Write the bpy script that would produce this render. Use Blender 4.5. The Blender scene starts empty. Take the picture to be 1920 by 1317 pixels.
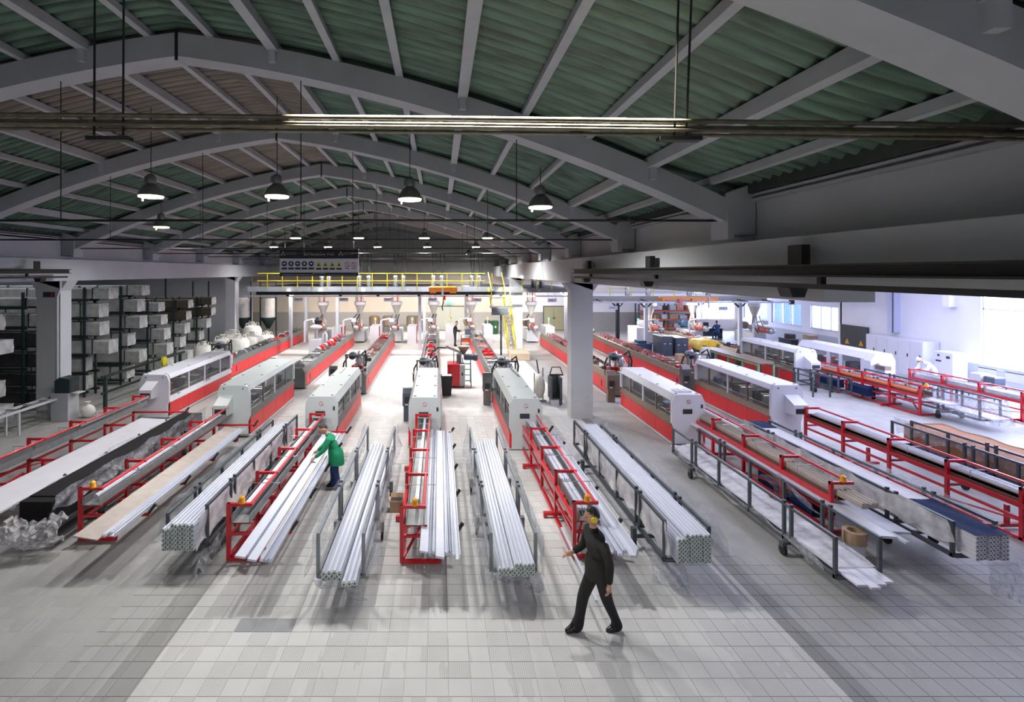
import bpy, bmesh, math, random
from mathutils import Vector, Matrix
random.seed(7)
S = bpy.context.scene
COL = S.collection
# ------------------------------------------------------------------ camera, world, light, exposure
cam_d = bpy.data.cameras.new('camera'); cam = bpy.data.objects.new('camera', cam_d); COL.objects.link(cam)
cam_d.sensor_width = 36; cam_d.lens = 18; cam_d.clip_start = .05; cam_d.clip_end = 300
cam_d.shift_x = (960 - 824) / 1920; cam_d.shift_y = -(658.5 - 510) / 1920
cam.location = (0, 0, 4.8); cam.rotation_euler = (math.radians(90), 0, 0)
S.camera = cam
S.view_settings.view_transform = 'Standard'; S.view_settings.look = 'None'
S.view_settings.gamma = 1; S.view_settings.use_curve_mapping = False
S.view_settings.exposure = 0.0
S.cycles.max_bounces = 7; S.cycles.diffuse_bounces = 4; S.cycles.glossy_bounces = 3
S.cycles.transparent_max_bounces = 16; S.cycles.caustics_reflective = False; S.cycles.caustics_refractive = False
S.cycles.sample_clamp_indirect = 4.0
W = bpy.data.worlds.new('sky'); S.world = W; W.use_nodes = True
bg = W.node_tree.nodes['Background']; bg.inputs[0].default_value = (.72, .80, 1, 1); bg.inputs[1].default_value = 5.0
LAMP_W = {-1.5: 900, 10.4: 1000, 16.7: 700, 22.6: 1900, 30.6: 1700, 38.5: 900}          # watts of the high bay lamps by row
def area(name, loc, rot, sx, sy, power, col):
    d = bpy.data.lights.new(name, 'AREA'); d.shape = 'RECTANGLE'; d.size = sx; d.size_y = sy; d.energy = power; d.color = col
    o = bpy.data.objects.new(name, d); o.location = loc; o.rotation_euler = rot; COL.objects.link(o); return o
DAY = (.74, .78, 1)
# daylight entering by the windows of the side hall (lamps stand outside the panes)
area('daylight_right_window', (22.6, 17.2, 2.6), (0, math.radians(90), 0), 3.4, 8.5, 2400, DAY)
area('daylight_right_window', (25.2, 36.5, 1.9), (0, math.radians(90), 0), 1.8, 9, 800, DAY)
area('daylight_back_window', (22.6, 42.8, 1.9), (math.radians(-90), 0, 0), 2.8, 2.2, 900, DAY)
# fill lights added under the closed ceiling of the side hall
area('side_hall_fill', (14.5, 16, 4.95), (0, 0, 0), 12, 16, 1200, DAY)
area('side_hall_fill', (13.5, 33, 4.95), (0, 0, 0), 10, 6, 420, DAY)
area('storage_fill_light', (-17, 24, 5.2), (0, 0, 0), 6, 18, 200, (.95, .97, 1))  # fill light added just below the flat storage ceiling
fd = bpy.data.lights.new('assumed_flood_light', 'SPOT'); fd.energy = 4200; fd.spot_size = math.radians(34); fd.spot_blend = .4; fd.shadow_soft_size = .12; fd.color = (1, .99, .97)  # assumed floodlight without a fixture, added to brighten the far right pillar
fo = bpy.data.objects.new('assumed_flood_light', fd); fo.location = (3.7, 25.6, 5.1); fo.rotation_euler = Vector((1.0, 6.2, -3.2)).to_track_quat('-Z', 'Y').to_euler(); COL.objects.link(fo)
# fill lights added under the mezzanine decks to brighten end wall and hoppers
for x_ in (-8.5, -4.5, -.5, 3.0, 7.0): area('deck_fill_light', (x_, 37.6, 3.62), (math.radians(24), 0, 0), 2.2, .3, 240, (1, .91, .82)); area('deck_fill_light', (x_, 31.7, 3.6), (math.radians(28), 0, 0), 2.2, .3, 150, (1, .93, .86))
for x_ in (11.5, 16.0): area('deck_fill_light', (x_, 34.0, 3.0), (math.radians(-14), 0, 0), 2.2, .3, 300, (1, .97, .95))
# assumed unseen light strip added above the pipe run to brighten its middle
pl_ = area('assumed_pipe_light', (.36, 3.88, 6.98), (0, 0, 0), 2.75, .05, 700, (1, .90, .68)); pl_.data.spread = math.radians(22)

# ------------------------------------------------------------------ materials
MATS = {}
def mat(name, col, rough=.5, metal=0., var=.12, scale=6., bump=0., emit=0., alpha=1., coat=0., spec=.5, stretch=None):
    if name in MATS: return MATS[name]
    m = bpy.data.materials.new(name); m.use_nodes = True; nt = m.node_tree; N = nt.nodes; L = nt.links
    p = N['Principled BSDF']
    p.inputs['Roughness'].default_value = rough; p.inputs['Metallic'].default_value = metal
    p.inputs['Specular IOR Level'].default_value = spec
    if coat: p.inputs['Coat Weight'].default_value = coat
    tc = N.new('ShaderNodeTexCoord'); no = N.new('ShaderNodeTexNoise'); no.inputs['Scale'].default_value = scale; no.inputs['Detail'].default_value = 5
    if stretch:
        mp = N.new('ShaderNodeMapping'); mp.inputs['Scale'].default_value = stretch
        L.new(tc.outputs['Object'], mp.inputs[0]); L.new(mp.outputs[0], no.inputs['Vector'])
    else: L.new(tc.outputs['Object'], no.inputs['Vector'])
    r = N.new('ShaderNodeValToRGB'); r.color_ramp.elements[0].position = .3; r.color_ramp.elements[1].position = .7
    r.color_ramp.elements[0].color = tuple(c * (1 - var) for c in col) + (1,); r.color_ramp.elements[1].color = tuple(min(1, c * (1 + var * .6)) for c in col) + (1,)
    L.new(no.outputs[0], r.inputs[0]); L.new(r.outputs[0], p.inputs['Base Color'])
    if bump:
        b = N.new('ShaderNodeBump'); b.inputs['Strength'].default_value = bump; b.inputs['Distance'].default_value = .02
        L.new(no.outputs[0], b.inputs['Height']); L.new(b.outputs[0], p.inputs['Normal'])
    if emit:
        p.inputs['Emission Color'].default_value = tuple(col) + (1,); p.inputs['Emission Strength'].default_value = emit
    if alpha < 1: p.inputs['Alpha'].default_value = alpha
    MATS[name] = m; return m
def glassy(name, tint, opac, rough=.08, wrinkle=0., scale=7):
    """thin clear sheet: mostly transparent, some diffuse haze and gloss"""
    m = bpy.data.materials.new(name); m.use_nodes = True; nt = m.node_tree; N = nt.nodes; L = nt.links
    out = N['Material Output']; N.remove(N['Principled BSDF'])
    tr = N.new('ShaderNodeBsdfTransparent'); tr.inputs[0].default_value = tuple(.55 + .45 * c for c in tint) + (1,)
    pr = N.new('ShaderNodeBsdfPrincipled'); pr.inputs['Base Color'].default_value = tuple(tint) + (1,); pr.inputs['Roughness'].default_value = rough
    mx = N.new('ShaderNodeMixShader'); tc = N.new('ShaderNodeTexCoord'); no = N.new('ShaderNodeTexNoise'); no.inputs['Scale'].default_value = scale; no.inputs['Detail'].default_value = 6
    L.new(tc.outputs['Object'], no.inputs['Vector'])
    mr = N.new('ShaderNodeMapRange'); mr.inputs[1].default_value = .3; mr.inputs[2].default_value = .7; mr.inputs[3].default_value = opac * .55; mr.inputs[4].default_value = min(1, opac * 1.5)
    L.new(no.outputs[0], mr.inputs[0]); L.new(mr.outputs[0], mx.inputs[0]); L.new(tr.outputs[0], mx.inputs[1]); L.new(pr.outputs[0], mx.inputs[2]); L.new(mx.outputs[0], out.inputs[0])
    if wrinkle:
        b = N.new('ShaderNodeBump'); b.inputs['Strength'].default_value = wrinkle; b.inputs['Distance'].default_value = .05
        L.new(no.outputs[0], b.inputs['Height']); L.new(b.outputs[0], pr.inputs['Normal'])
    MATS[name] = m; return m
WALL = mat('wall_paint', (.50, .515, .545), .85, var=.06, scale=1.3, bump=.15)
CONC = mat('grey_beam_paint', (.41, .425, .46), .85, var=.08, scale=2, bump=.2)
WHITEWALL = mat('white_wall_paint', (.80, .80, .86), .8, var=.04, scale=1)
BACKWALL = mat('beige_wall_paint', (.60, .53, .46), .85, var=.06, scale=1)
DADO = mat('grey_dado_paint', (.33, .32, .32), .8, var=.06)
LAVDADO = mat('lavender_dado_paint', (.52, .55, .74), .7, var=.04)
ROOFG = mat('green_roof_sheet', (.085, .15, .115), .55, var=.62, scale=2.2, stretch=(.6, 5, 1))
ROOFB = mat('brown_roof_sheet', (.20, .175, .155), .6, var=.3, scale=2.2, stretch=(.6, 5, 1))
PURL = mat('purlin_paint', (.45, .465, .50), .85, var=.1, scale=3)
DARKIRON = mat('dark_iron', (.018, .02, .022), .5, .3, var=.25)
PIPE = mat('dark_pipe', (.16, .14, .10), .5, .5, var=.3, scale=12)
GREYM = mat('grey_cart_steel', (.085, .10, .11), .45, .4, var=.2)
RED = mat('red_paint', (.56, .008, .018), .32, var=.15, scale=5, coat=.3)
REDP = mat('red_panel_paint', (.62, .018, .022), .38, var=.08, scale=2)
HOOD = mat('white_hood_paint', (.52, .57, .58), .38, var=.04, scale=2, coat=.2)
HOODW = mat('bright_hood_paint', (.66, .66, .74), .38, var=.03, scale=2, coat=.2)
STEEL = mat('stainless_steel', (.17, .175, .18), .38, .55, var=.15, scale=9)
WARMST = mat('warm_brown_steel', (.235, .175, .135), .4, .5, var=.15, scale=9)
TROUGH = mat('dull_trough_metal', (.30, .31, .32), .42, .6, var=.15, scale=8)
SILV = mat('bright_metal', (.62, .62, .64), .28, .85, var=.15, scale=8)
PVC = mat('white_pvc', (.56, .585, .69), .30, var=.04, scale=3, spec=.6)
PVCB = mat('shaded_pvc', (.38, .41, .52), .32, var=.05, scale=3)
PVCC = mat('pale_pvc', (.60, .62, .70), .3, var=.04, scale=3)
PVCEND = mat('pvc_cut_face', (.50, .56, .53), .6, var=.25, scale=40)
PVCW = mat('warm_white_pvc', (.68, .67, .75), .35, var=.05, scale=3)
TAUPE = mat('taupe_profile', (.38, .33, .30), .5, var=.12, scale=5)
BLACKP = mat('black_plastic', (.014, .014, .017), .5, var=.3)
BLACKS = mat('black_profile', (.016, .015, .017), .85, var=.15, spec=.15)
RUBBER = mat('black_rubber', (.01, .01, .01), .7, var=.2)
YEL = mat('yellow_paint', (.72, .62, .03), .4, var=.12)
AMBER = mat('amber_beacon', (.85, .36, .01), .25, var=.15)
ORANGE = mat('orange_paint', (.80, .27, .02), .4, var=.12)
ORRED = mat('orange_red_rack_paint', (.60, .09, .03), .45, var=.15)
BLUEP = mat('blue_machine_paint', (.03, .075, .16), .45, var=.2)
NAVY = mat('navy_foil', (.008, .022, .075), .8, var=.2, scale=10, spec=.15)
BLUEG = mat('blue_grey_paint', (.07, .09, .13), .45, var=.15)
GREENP = mat('pale_green_paint', (.20, .32, .16), .5, var=.15)
CARD = mat('brown_cardboard', (.36, .15, .06), .8, var=.12, scale=5)
CARDL = mat('light_cardboard', (.48, .33, .21), .8, var=.12, scale=8)
WOOD = mat('light_wood', (.72, .62, .45), .6, var=.12, scale=7)
GREENBIN = mat('dark_green_plastic', (.008, .06, .025), .45, var=.15)
SHELF = mat('dark_green_shelf_steel', (.022, .040, .042), .5, .2, var=.2)
WRAPW = mat('white_wrapped_bundle', (.48, .49, .48), .30, var=.30, scale=3.5, bump=.5, spec=.8)
WRAPB = mat('dark_wrapped_bundle', (.045, .045, .048), .25, var=.35, scale=3.5, bump=.5, spec=.8)
WRAPK = mat('brown_wrapped_bundle', (.085, .065, .045), .35, var=.3, scale=3.5, bump=.4)
BAG = mat('white_woven_bag', (.72, .71, .67), .8, var=.12, scale=6, bump=.6)
SIGNW = mat('sign_white', (.66, .67, .76), .6, var=.03)
SIGNK = mat('sign_black', (.010, .011, .016), .6, var=.1)
LETTER = mat('pale_lettering', (.55, .60, .62), .6, var=.05)
LETTERB = mat('blue_lettering', (.02, .04, .16), .6, var=.05)
SIGNY = mat('sign_yellow', (.55, .55, .02), .6, var=.05)
SIGNB = mat('sign_blue', (.012, .02, .07), .6, var=.05)
SIGNR = mat('sign_red', (.45, .02, .03), .6, var=.05)
LENS = mat('lamp_lens', (1, .80, .50), .4, var=.0, emit=14)
LENSG = mat('green_signal_lens', (.05, 1, .35), .4, var=0, emit=5)
LENSO = mat('orange_signal_lens', (1, .35, .03), .4, var=0, emit=4)
LAMPG = mat('lamp_grey_metal', (.20, .21, .21), .45, .5, var=.15)
DARKIN = mat('dark_machine_interior', (.03, .03, .033), .6, var=.3)
PANE = glassy('window_glass', (.8, .85, 1), .16, .05)
CLEAR = glassy('machine_guard_glass', (.30, .30, .31), .13, .05, 0, .6)
FILM = glassy('wrinkled_clear_film', (.66, .68, .73), .27, .18, 1.0, 11)
FILMW = glassy('white_film_end', (.62, .62, .62), .75, .25, .5, 3)
REDFILM = glassy('pink_guard_sheet', (.80, .36, .40), .34, .1, 0, 1)
MESHW = glassy('panel_film', (.72, .71, .73), .55, .25, .6, 4)
SKIN = mat('skin', (.50, .27, .19), .55, var=.08, scale=30)
HAIR = mat('dark_hair', (.012, .009, .008), .6, var=.3, scale=40)
HAIRB = mat('brown_hair', (.035, .02, .013), .6, var=.3, scale=40)
JACKB = mat('black_jacket', (.0035, .0037, .0045), .9, var=.3, scale=9, bump=.4)
JACKGREY = mat('grey_jacket_yoke', (.013, .014, .016), .9, var=.3, scale=9)
TROUB = mat('charcoal_trousers', (.006, .007, .010), .9, var=.3, scale=9, bump=.4)
SHOE = mat('black_shoe', (.004, .004, .005), .25, var=.2)
GREENC = mat('green_overall_cloth', (.0, .23, .10), .75, var=.2, scale=9, bump=.4)
JEANS = mat('blue_jeans_cloth', (.02, .05, .17), .8, var=.35, scale=9, bump=.4)
WHITEC = mat('white_overall_cloth', (.80, .84, .86), .8, var=.08, scale=9)
BLUEC = mat('blue_work_cloth', (.03, .07, .20), .8, var=.2, scale=9)
DARKC = mat('dark_olive_cloth', (.02, .024, .016), .8, var=.2, scale=9)
EYE = mat('dark_eye', (.01, .008, .007), .3, var=0)
LIP = mat('lip', (.32, .12, .10), .5, var=.05)

ORD = ('first', 'second', 'third', 'fourth', 'fifth', 'sixth', 'seventh', 'eighth', 'ninth', 'tenth')
# ------------------------------------------------------------------ mesh builder
class MB:
    def __init__(s): s.v = []; s.f = []
    def add(s, vs, fs):
        n = len(s.v); s.v += [tuple(v) for v in vs]; s.f += [tuple(i + n for i in f) for f in fs]; return s
    def box(s, x0, x1, y0, y1, z0, z1, c=0.):
        if c:   # chamfered top edge
            vs = [(x0, y0, z0), (x1, y0, z0), (x1, y1, z0), (x0, y1, z0), (x0, y0, z1 - c), (x1, y0, z1 - c), (x1, y1, z1 - c), (x0, y1, z1 - c),
                  (x0 + c, y0 + c, z1), (x1 - c, y0 + c, z1), (x1 - c, y1 - c, z1), (x0 + c, y1 - c, z1)]
            return s.add(vs, [(3, 2, 1, 0), (0, 1, 5, 4), (1, 2, 6, 5), (2, 3, 7, 6), (3, 0, 4, 7), (4, 5, 9, 8), (5, 6, 10, 9), (6, 7, 11, 10), (7, 4, 8, 11), (8, 9, 10, 11)])
        vs = [(x0, y0, z0), (x1, y0, z0), (x1, y1, z0), (x0, y1, z0), (x0, y0, z1), (x1, y0, z1), (x1, y1, z1), (x0, y1, z1)]
        return s.add(vs, [(3, 2, 1, 0), (4, 5, 6, 7), (0, 1, 5, 4), (1, 2, 6, 5), (2, 3, 7, 6), (3, 0, 4, 7)])
    def bar(s, p, q, w, h=None):
        h = h or w; p = Vector(p); q = Vector(q); d = (q - p).normalized()
        up = Vector((0, 0, 1)) if abs(d.z) < .95 else Vector((0, 1, 0))
        a = d.cross(up).normalized() * w / 2; b = a.cross(d).normalized() * h / 2
        vs = [p - a - b, p + a - b, p + a + b, p - a + b, q - a - b, q + a - b, q + a + b, q - a + b]
        return s.add(vs, [(3, 2, 1, 0), (4, 5, 6, 7), (0, 1, 5, 4), (1, 2, 6, 5), (2, 3, 7, 6), (3, 0, 4, 7)])
    def path(s, pts, r, n=8, caps=True):
        pts = [Vector(p) for p in pts]; m = len(pts); rs = r if isinstance(r, (list, tuple)) else [r] * m
        vs = []; prev = None
        for i, p in enumerate(pts):
            d = (pts[min(i + 1, m - 1)] - pts[max(i - 1, 0)]).normalized()
            if prev is None:
                a = d.cross(Vector((0, 0, 1)) if abs(d.z) < .9 else Vector((0, 1, 0))).normalized()
            else:
                a = (prev - d * prev.dot(d)); a = a.normalized() if a.length > 1e-6 else d.orthogonal().normalized()
            prev = a; b = d.cross(a)
            for k in range(n):
                t = 2 * math.pi * k / n; vs.append(p + (a * math.cos(t) + b * math.sin(t)) * rs[i])
        fs = [(i * n + k, i * n + (k + 1) % n, (i + 1) * n + (k + 1) % n, (i + 1) * n + k) for i in range(m - 1) for k in range(n)]
        if caps: fs += [tuple(range(n - 1, -1, -1)), tuple(range((m - 1) * n, m * n))]
        return s.add(vs, fs)
    def tube(s, p, q, r, n=10): return s.path([p, q], r, n)
    def lathe(s, c, prof, n=20, axis='z'):
        vs = []; m = len(prof)
        for r, h in prof:
            for k in range(n):
                t = 2 * math.pi * k / n; a, b = r * math.cos(t), r * math.sin(t)
                o = (a, b, h) if axis == 'z' else (h, a, b) if axis == 'x' else (b, h, a)
                vs.append((c[0] + o[0], c[1] + o[1], c[2] + o[2]))
        fs = [(i * n + k, i * n + (k + 1) % n, (i + 1) * n + (k + 1) % n, (i + 1) * n + k) for i in range(m - 1) for k in range(n)]
        fs += [tuple(range(n - 1, -1, -1)), tuple(range((m - 1) * n, m * n))]
        return s.add(vs, fs)
    def prism(s, poly, axis, a, b):
        n = len(poly)
        def P(u, v, w): return (w, u, v) if axis == 'x' else (u, w, v) if axis == 'y' else (u, v, w)
        vs = [P(u, v, a) for u, v in poly] + [P(u, v, b) for u, v in poly]
        return s.add(vs, [tuple(range(n)), tuple(range(2 * n - 1, n - 1, -1))] + [(i, i + n, (i + 1) % n + n, (i + 1) % n) for i in range(n)])
    def ball(s, c, r, n=14, m=9):
        rx, ry, rz = r if isinstance(r, (list, tuple)) else (r, r, r)
        vs = [(c[0], c[1], c[2] - rz)]
        for j in range(1, m):
            t = math.pi * j / m
            for k in range(n):
                u = 2 * math.pi * k / n; vs.append((c[0] + rx * math.sin(t) * math.cos(u), c[1] + ry * math.sin(t) * math.sin(u), c[2] - rz * math.cos(t)))
        vs.append((c[0], c[1], c[2] + rz)); e = len(vs) - 1
        fs = [(0, 1 + (k + 1) % n, 1 + k) for k in range(n)] + [(1 + j * n + k, 1 + j * n + (k + 1) % n, 1 + (j + 1) * n + (k + 1) % n, 1 + (j + 1) * n + k) for j in range(m - 2) for k in range(n)]
        fs += [(e, 1 + (m - 2) * n + k, 1 + (m - 2) * n + (k + 1) % n) for k in range(n)]
        return s.add(vs, fs)
    def grid(s, fn, nu, nv):
        vs = [fn(i / nu, j / nv) for i in range(nu + 1) for j in range(nv + 1)]
        return s.add(vs, [(i * (nv + 1) + j, (i + 1) * (nv + 1) + j, (i + 1) * (nv + 1) + j + 1, i * (nv + 1) + j + 1) for i in range(nu) for j in range(nv)])
    def mesh(s, name, m, smooth=False, fix=True):
        me = bpy.data.meshes.new(name); me.from_pydata(s.v, [], s.f)
        if fix:
            b = bmesh.new(); b.from_mesh(me); bmesh.ops.recalc_face_normals(b, faces=b.faces); b.to_mesh(me); b.free()
        me.materials.append(m)
        if smooth:
            me.shade_smooth()
            try: me.set_sharp_from_angle(angle=math.radians(38))
            except Exception: pass
        return me
    def build(s, name, m, parent=None, smooth=False, loc=None, fix=True):
        return link(name, s.mesh(name, m, smooth, fix), parent, loc)
def link(name, me, parent=None, loc=None, rz=0):
    o = bpy.data.objects.new(name, me); COL.objects.link(o)
    if parent: o.parent = parent
    if loc: o.location = loc
    if rz: o.rotation_euler = (0, 0, rz)
    return o
def tag(o, label, cat, group=None, kind=None):
    o['label'] = label; o['category'] = cat
    if group: o['group'] = group
    if kind: o['kind'] = kind
    return o
def thing(name, label, cat, loc=(0, 0, 0), rz=0, group=None):
    o = bpy.data.objects.new(name, None); COL.objects.link(o); o.empty_display_size = .1
    o.location = loc; o.rotation_euler = (0, 0, rz); return tag(o, label, cat, group)
def struct(o, label=None):
    o['kind'] = 'structure'
    if label: o['label'] = label
    return o
def dup(root, loc, rz=None, label=None, group=None):
    def rec(o, par):
        c = o.copy(); COL.objects.link(c); c.parent = par
        for ch in list(o.children): rec(ch, c)
        return c
    r = rec(root, root.parent); r.location = loc
    if rz is not None: r.rotation_euler = (0, 0, rz)
    if label: r['label'] = label
    if group: r['group'] = group
    return r
def lettering(txt, size, m, parent, loc, rot=(math.radians(90), 0, 0), name='lettering', align='CENTER', lab=None):
    cu = bpy.data.curves.new(name, 'FONT'); cu.body = txt; cu.size = size; cu.extrude = .002; cu.align_x = align; cu.align_y = 'CENTER'; cu.resolution_u = 2
    cu.materials.append(m); t_ = bpy.data.objects.new('text_source', cu); COL.objects.link(t_); dg = bpy.context.evaluated_depsgraph_get(); dg.update()
    me = bpy.data.meshes.new_from_object(t_.evaluated_get(dg)); bpy.data.objects.remove(t_)
    if not me.materials: me.materials.append(m)
    o = link(name, me, parent, loc); o.rotation_euler = rot; return o

def roof_groove_shade(m):  # groove shading put into the sheet colour to sharpen the corrugation
    """shade painted as dark stripes in the valleys of the corrugated sheets (period .215 m)"""
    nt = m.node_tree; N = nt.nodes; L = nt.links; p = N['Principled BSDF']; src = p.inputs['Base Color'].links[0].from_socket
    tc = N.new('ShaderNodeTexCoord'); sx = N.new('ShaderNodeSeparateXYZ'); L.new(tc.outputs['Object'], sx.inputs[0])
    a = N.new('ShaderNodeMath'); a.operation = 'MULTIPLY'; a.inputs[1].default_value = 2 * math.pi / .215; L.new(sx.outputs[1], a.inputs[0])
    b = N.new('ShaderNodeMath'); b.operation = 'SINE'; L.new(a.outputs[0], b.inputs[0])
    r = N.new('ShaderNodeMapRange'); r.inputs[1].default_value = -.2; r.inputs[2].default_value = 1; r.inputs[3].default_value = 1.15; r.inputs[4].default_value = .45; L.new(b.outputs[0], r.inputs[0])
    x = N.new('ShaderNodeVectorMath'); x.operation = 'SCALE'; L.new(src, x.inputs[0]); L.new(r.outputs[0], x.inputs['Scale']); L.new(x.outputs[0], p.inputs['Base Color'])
roof_groove_shade(ROOFG); roof_groove_shade(ROOFB)
# ------------------------------------------------------------------ floor
T = .2592; TX0 = .1045; TY0 = 6.043
def floor_mat():
    m = bpy.data.materials.new('tiled_floor'); m.use_nodes = True; nt = m.node_tree; N = nt.nodes; L = nt.links; p = N['Principled BSDF']
    def math_(op, a, b=None, c=None):
        n = N.new('ShaderNodeMath'); n.operation = op
        for i, x in enumerate((a, b, c)):
            if x is None: continue
            if isinstance(x, (int, float)): n.inputs[i].default_value = x
            else: L.new(x, n.inputs[i])
        return n.outputs[0]
    g = N.new('ShaderNodeNewGeometry'); sx = N.new('ShaderNodeSeparateXYZ'); L.new(g.outputs['Position'], sx.inputs[0]); X, Y = sx.outputs[0], sx.outputs[1]
    u = math_('DIVIDE', math_('SUBTRACT', X, TX0), T); v = math_('DIVIDE', math_('SUBTRACT', Y, TY0), T)
    cx = N.new('ShaderNodeCombineXYZ'); L.new(math_('FLOOR', u), cx.inputs[0]); L.new(math_('FLOOR', v), cx.inputs[1])
    wn = N.new('ShaderNodeTexWhiteNoise'); wn.noise_dimensions = '3D'; L.new(cx.outputs[0], wn.inputs['Vector'])
    # big blotches of wear
    no = N.new('ShaderNodeTexNoise'); no.inputs['Scale'].default_value = .55; no.inputs['Detail'].default_value = 6; L.new(g.outputs['Position'], no.inputs['Vector'])
    mp = N.new('ShaderNodeMapping'); mp.inputs['Scale'].default_value = (2.2, .25, 1); L.new(g.outputs['Position'], mp.inputs[0])
    ns = N.new('ShaderNodeTexNoise'); ns.inputs['Scale'].default_value = 1.0; ns.inputs['Detail'].default_value = 5; L.new(mp.outputs[0], ns.inputs['Vector'])
    # dimple grid on a share of the tiles
    k = 2 * math.pi * 10
    dots = math_('MULTIPLY', math_('SINE', math_('MULTIPLY', u, k)), math_('SINE', math_('MULTIPLY', v, k)))
    dots2 = math_('MAXIMUM', math_('SINE', math_('MULTIPLY', u, k)), math_('SINE', math_('MULTIPLY', v, k)))
    on = math_('GREATER_THAN', math_('ADD', math_('MULTIPLY', wn.outputs[0], .45), math_('MULTIPLY', ns.outputs[0], 1.0)), .70)
    grid = math_('MULTIPLY', math_('GREATER_THAN', dots2, .62), on)
    # base brightness: newer tiles in the middle aisle, outside it older, also painted dimmer for weaker light
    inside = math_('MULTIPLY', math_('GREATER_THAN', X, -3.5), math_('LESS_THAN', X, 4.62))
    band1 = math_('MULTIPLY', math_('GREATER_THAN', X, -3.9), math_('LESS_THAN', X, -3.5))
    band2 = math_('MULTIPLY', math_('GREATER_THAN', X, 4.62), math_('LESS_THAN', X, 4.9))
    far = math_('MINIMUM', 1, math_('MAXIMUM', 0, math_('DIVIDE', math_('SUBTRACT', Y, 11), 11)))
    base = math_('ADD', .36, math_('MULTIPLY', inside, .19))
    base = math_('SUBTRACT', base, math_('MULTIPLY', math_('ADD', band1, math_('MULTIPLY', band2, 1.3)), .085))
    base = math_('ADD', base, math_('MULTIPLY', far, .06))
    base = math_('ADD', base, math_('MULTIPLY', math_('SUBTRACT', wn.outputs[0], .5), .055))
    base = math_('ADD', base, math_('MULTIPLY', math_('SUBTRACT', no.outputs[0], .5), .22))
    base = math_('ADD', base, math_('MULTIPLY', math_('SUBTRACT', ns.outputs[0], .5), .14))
    base = math_('MULTIPLY', base, math_('SUBTRACT', 1, math_('MULTIPLY', grid, .26)))
    # joints, so the far field reads as tiles too
    fu = math_('FRACT', u); fv = math_('FRACT', v)
    j = math_('MAXIMUM', math_('LESS_THAN', fu, .03), math_('LESS_THAN', fv, .03))
    base = math_('MULTIPLY', base, math_('SUBTRACT', 1, math_('MULTIPLY', math_('MULTIPLY', j, math_('MULTIPLY', math_('GREATER_THAN', X, -6.5), math_('SUBTRACT', 1, math_('MULTIPLY', math_('GREATER_THAN', X, 5.0), math_('GREATER_THAN', Y, 8.6))))), .10)))
    rgb = N.new('ShaderNodeCombineColor'); L.new(math_('MULTIPLY', base, 1.0), rgb.inputs[0]); L.new(math_('MULTIPLY', base, .995), rgb.inputs[1]); L.new(math_('MULTIPLY', base, .985), rgb.inputs[2])
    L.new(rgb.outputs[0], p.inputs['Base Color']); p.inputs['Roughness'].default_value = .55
    b = N.new('ShaderNodeBump'); b.inputs['Strength'].default_value = .25; b.inputs['Distance'].default_value = .003; L.new(math_('MULTIPLY', dots, on), b.inputs['Height']); L.new(b.outputs[0], p.inputs['Normal'])
    return m
FLOORM = floor_mat()
YT = 16.999; 
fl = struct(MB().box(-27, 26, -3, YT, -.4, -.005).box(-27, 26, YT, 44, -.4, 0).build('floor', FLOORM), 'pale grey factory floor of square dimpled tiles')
tm = MB(); g = .0022; tm.add([(g, g, -.006), (T - g, g, -.006), (T - g, T - g, -.006), (g, T - g, -.006), (2 * g, 2 * g, 0), (T - 2 * g, 2 * g, 0), (T - 2 * g, T - 2 * g, 0), (2 * g, T - 2 * g, 0)],
       [(4, 5, 6, 7), (0, 1, 5, 4), (1, 2, 6, 5), (2, 3, 7, 6), (3, 0, 4, 7)])
TILE = tm.mesh('tile', FLOORM)
TILED = tm.mesh('tile', mat('grey_repair_tile', (.27, .28, .30), .6, var=.08)); ntile = 0; rest = MB()
for j in range(-3, 43):
    y = TY0 + j * T
    if y + T > YT: break
    xa = -.90 * (y + T) - .6; xb = 1.18 * (y + T) + .6
    xa = max(xa, -4.4 if y > 6.2 else -6); xb = min(xb, 16)
    for i in range(int((xa - TX0) / T) - 1, int((xb - TX0) / T) + 2):
        x = TX0 + i * T
        if x > 4.9 and y > 8.6: continue
        if -2.85 < x < -2.2 and 6.75 < y < 6.9: link('tile', TILED, fl, (x, y, 0)); continue
        if y > 5.5 and ntile < 292 and x > -4.4 and -.86 * y < x < 1.14 * y: link('tile', TILE, fl, (x, y, 0)); ntile += 1
        else: rest.add([(a + x, b + y, c) for a, b, c in tm.v], tm.f)
o = rest.build('tile_field', FLOORM, fl, fix=False); o['kind'] = 'stuff'

# ------------------------------------------------------------------ vault: arches, purlins, corrugated sheets, ties
XC = -4.0; XR = 4.42; XL = -12.42
def sof(d): d = abs(d); return 8.09 - (.13 * d + .0205 * d * d)
AY = [3.2 + 4.78 * k for k in range(9)]
deck = MB(); n = 40
def zr(x): return sof(x - XC) + .50 + .17 * max(0, abs(x - XC) - 7.4)
xs = [XL - .75 + (XR - XL + 1.5) * i / n for i in range(n + 1)]
deck.prism([(x, zr(x) + .10) for x in xs] + [(x, zr(x) + .2) for x in reversed(xs)], 'y', -3, 43.2)
ceil = struct(deck.build('ceiling', CONC), 'barrel vaulted roof with concrete arches, purlins and green corrugated sheets')
am = MB(); n = 44
xs = [XL + (XR - XL) * i / n for i in range(n + 1)]
for q in range(n):
    a, b = xs[q], xs[q + 1]
    am.prism([(a, sof(a - XC)), (b, sof(b - XC)), (b, sof(b - XC) + .36), (a, sof(a - XC) + .36)], 'y', -.19, .19)
ARCH = am.mesh('arch', CONC)
fm = MB(); fm.prism([(0, 5.36), (.42, 5.36), (.42, 6.15), (0, 6.0)], 'y', -.24, .24); fm.box(.0, .1, -.24, .24, 5.30, 5.36)
FOOT = fm.mesh('arch_foot', CONC)
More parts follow.
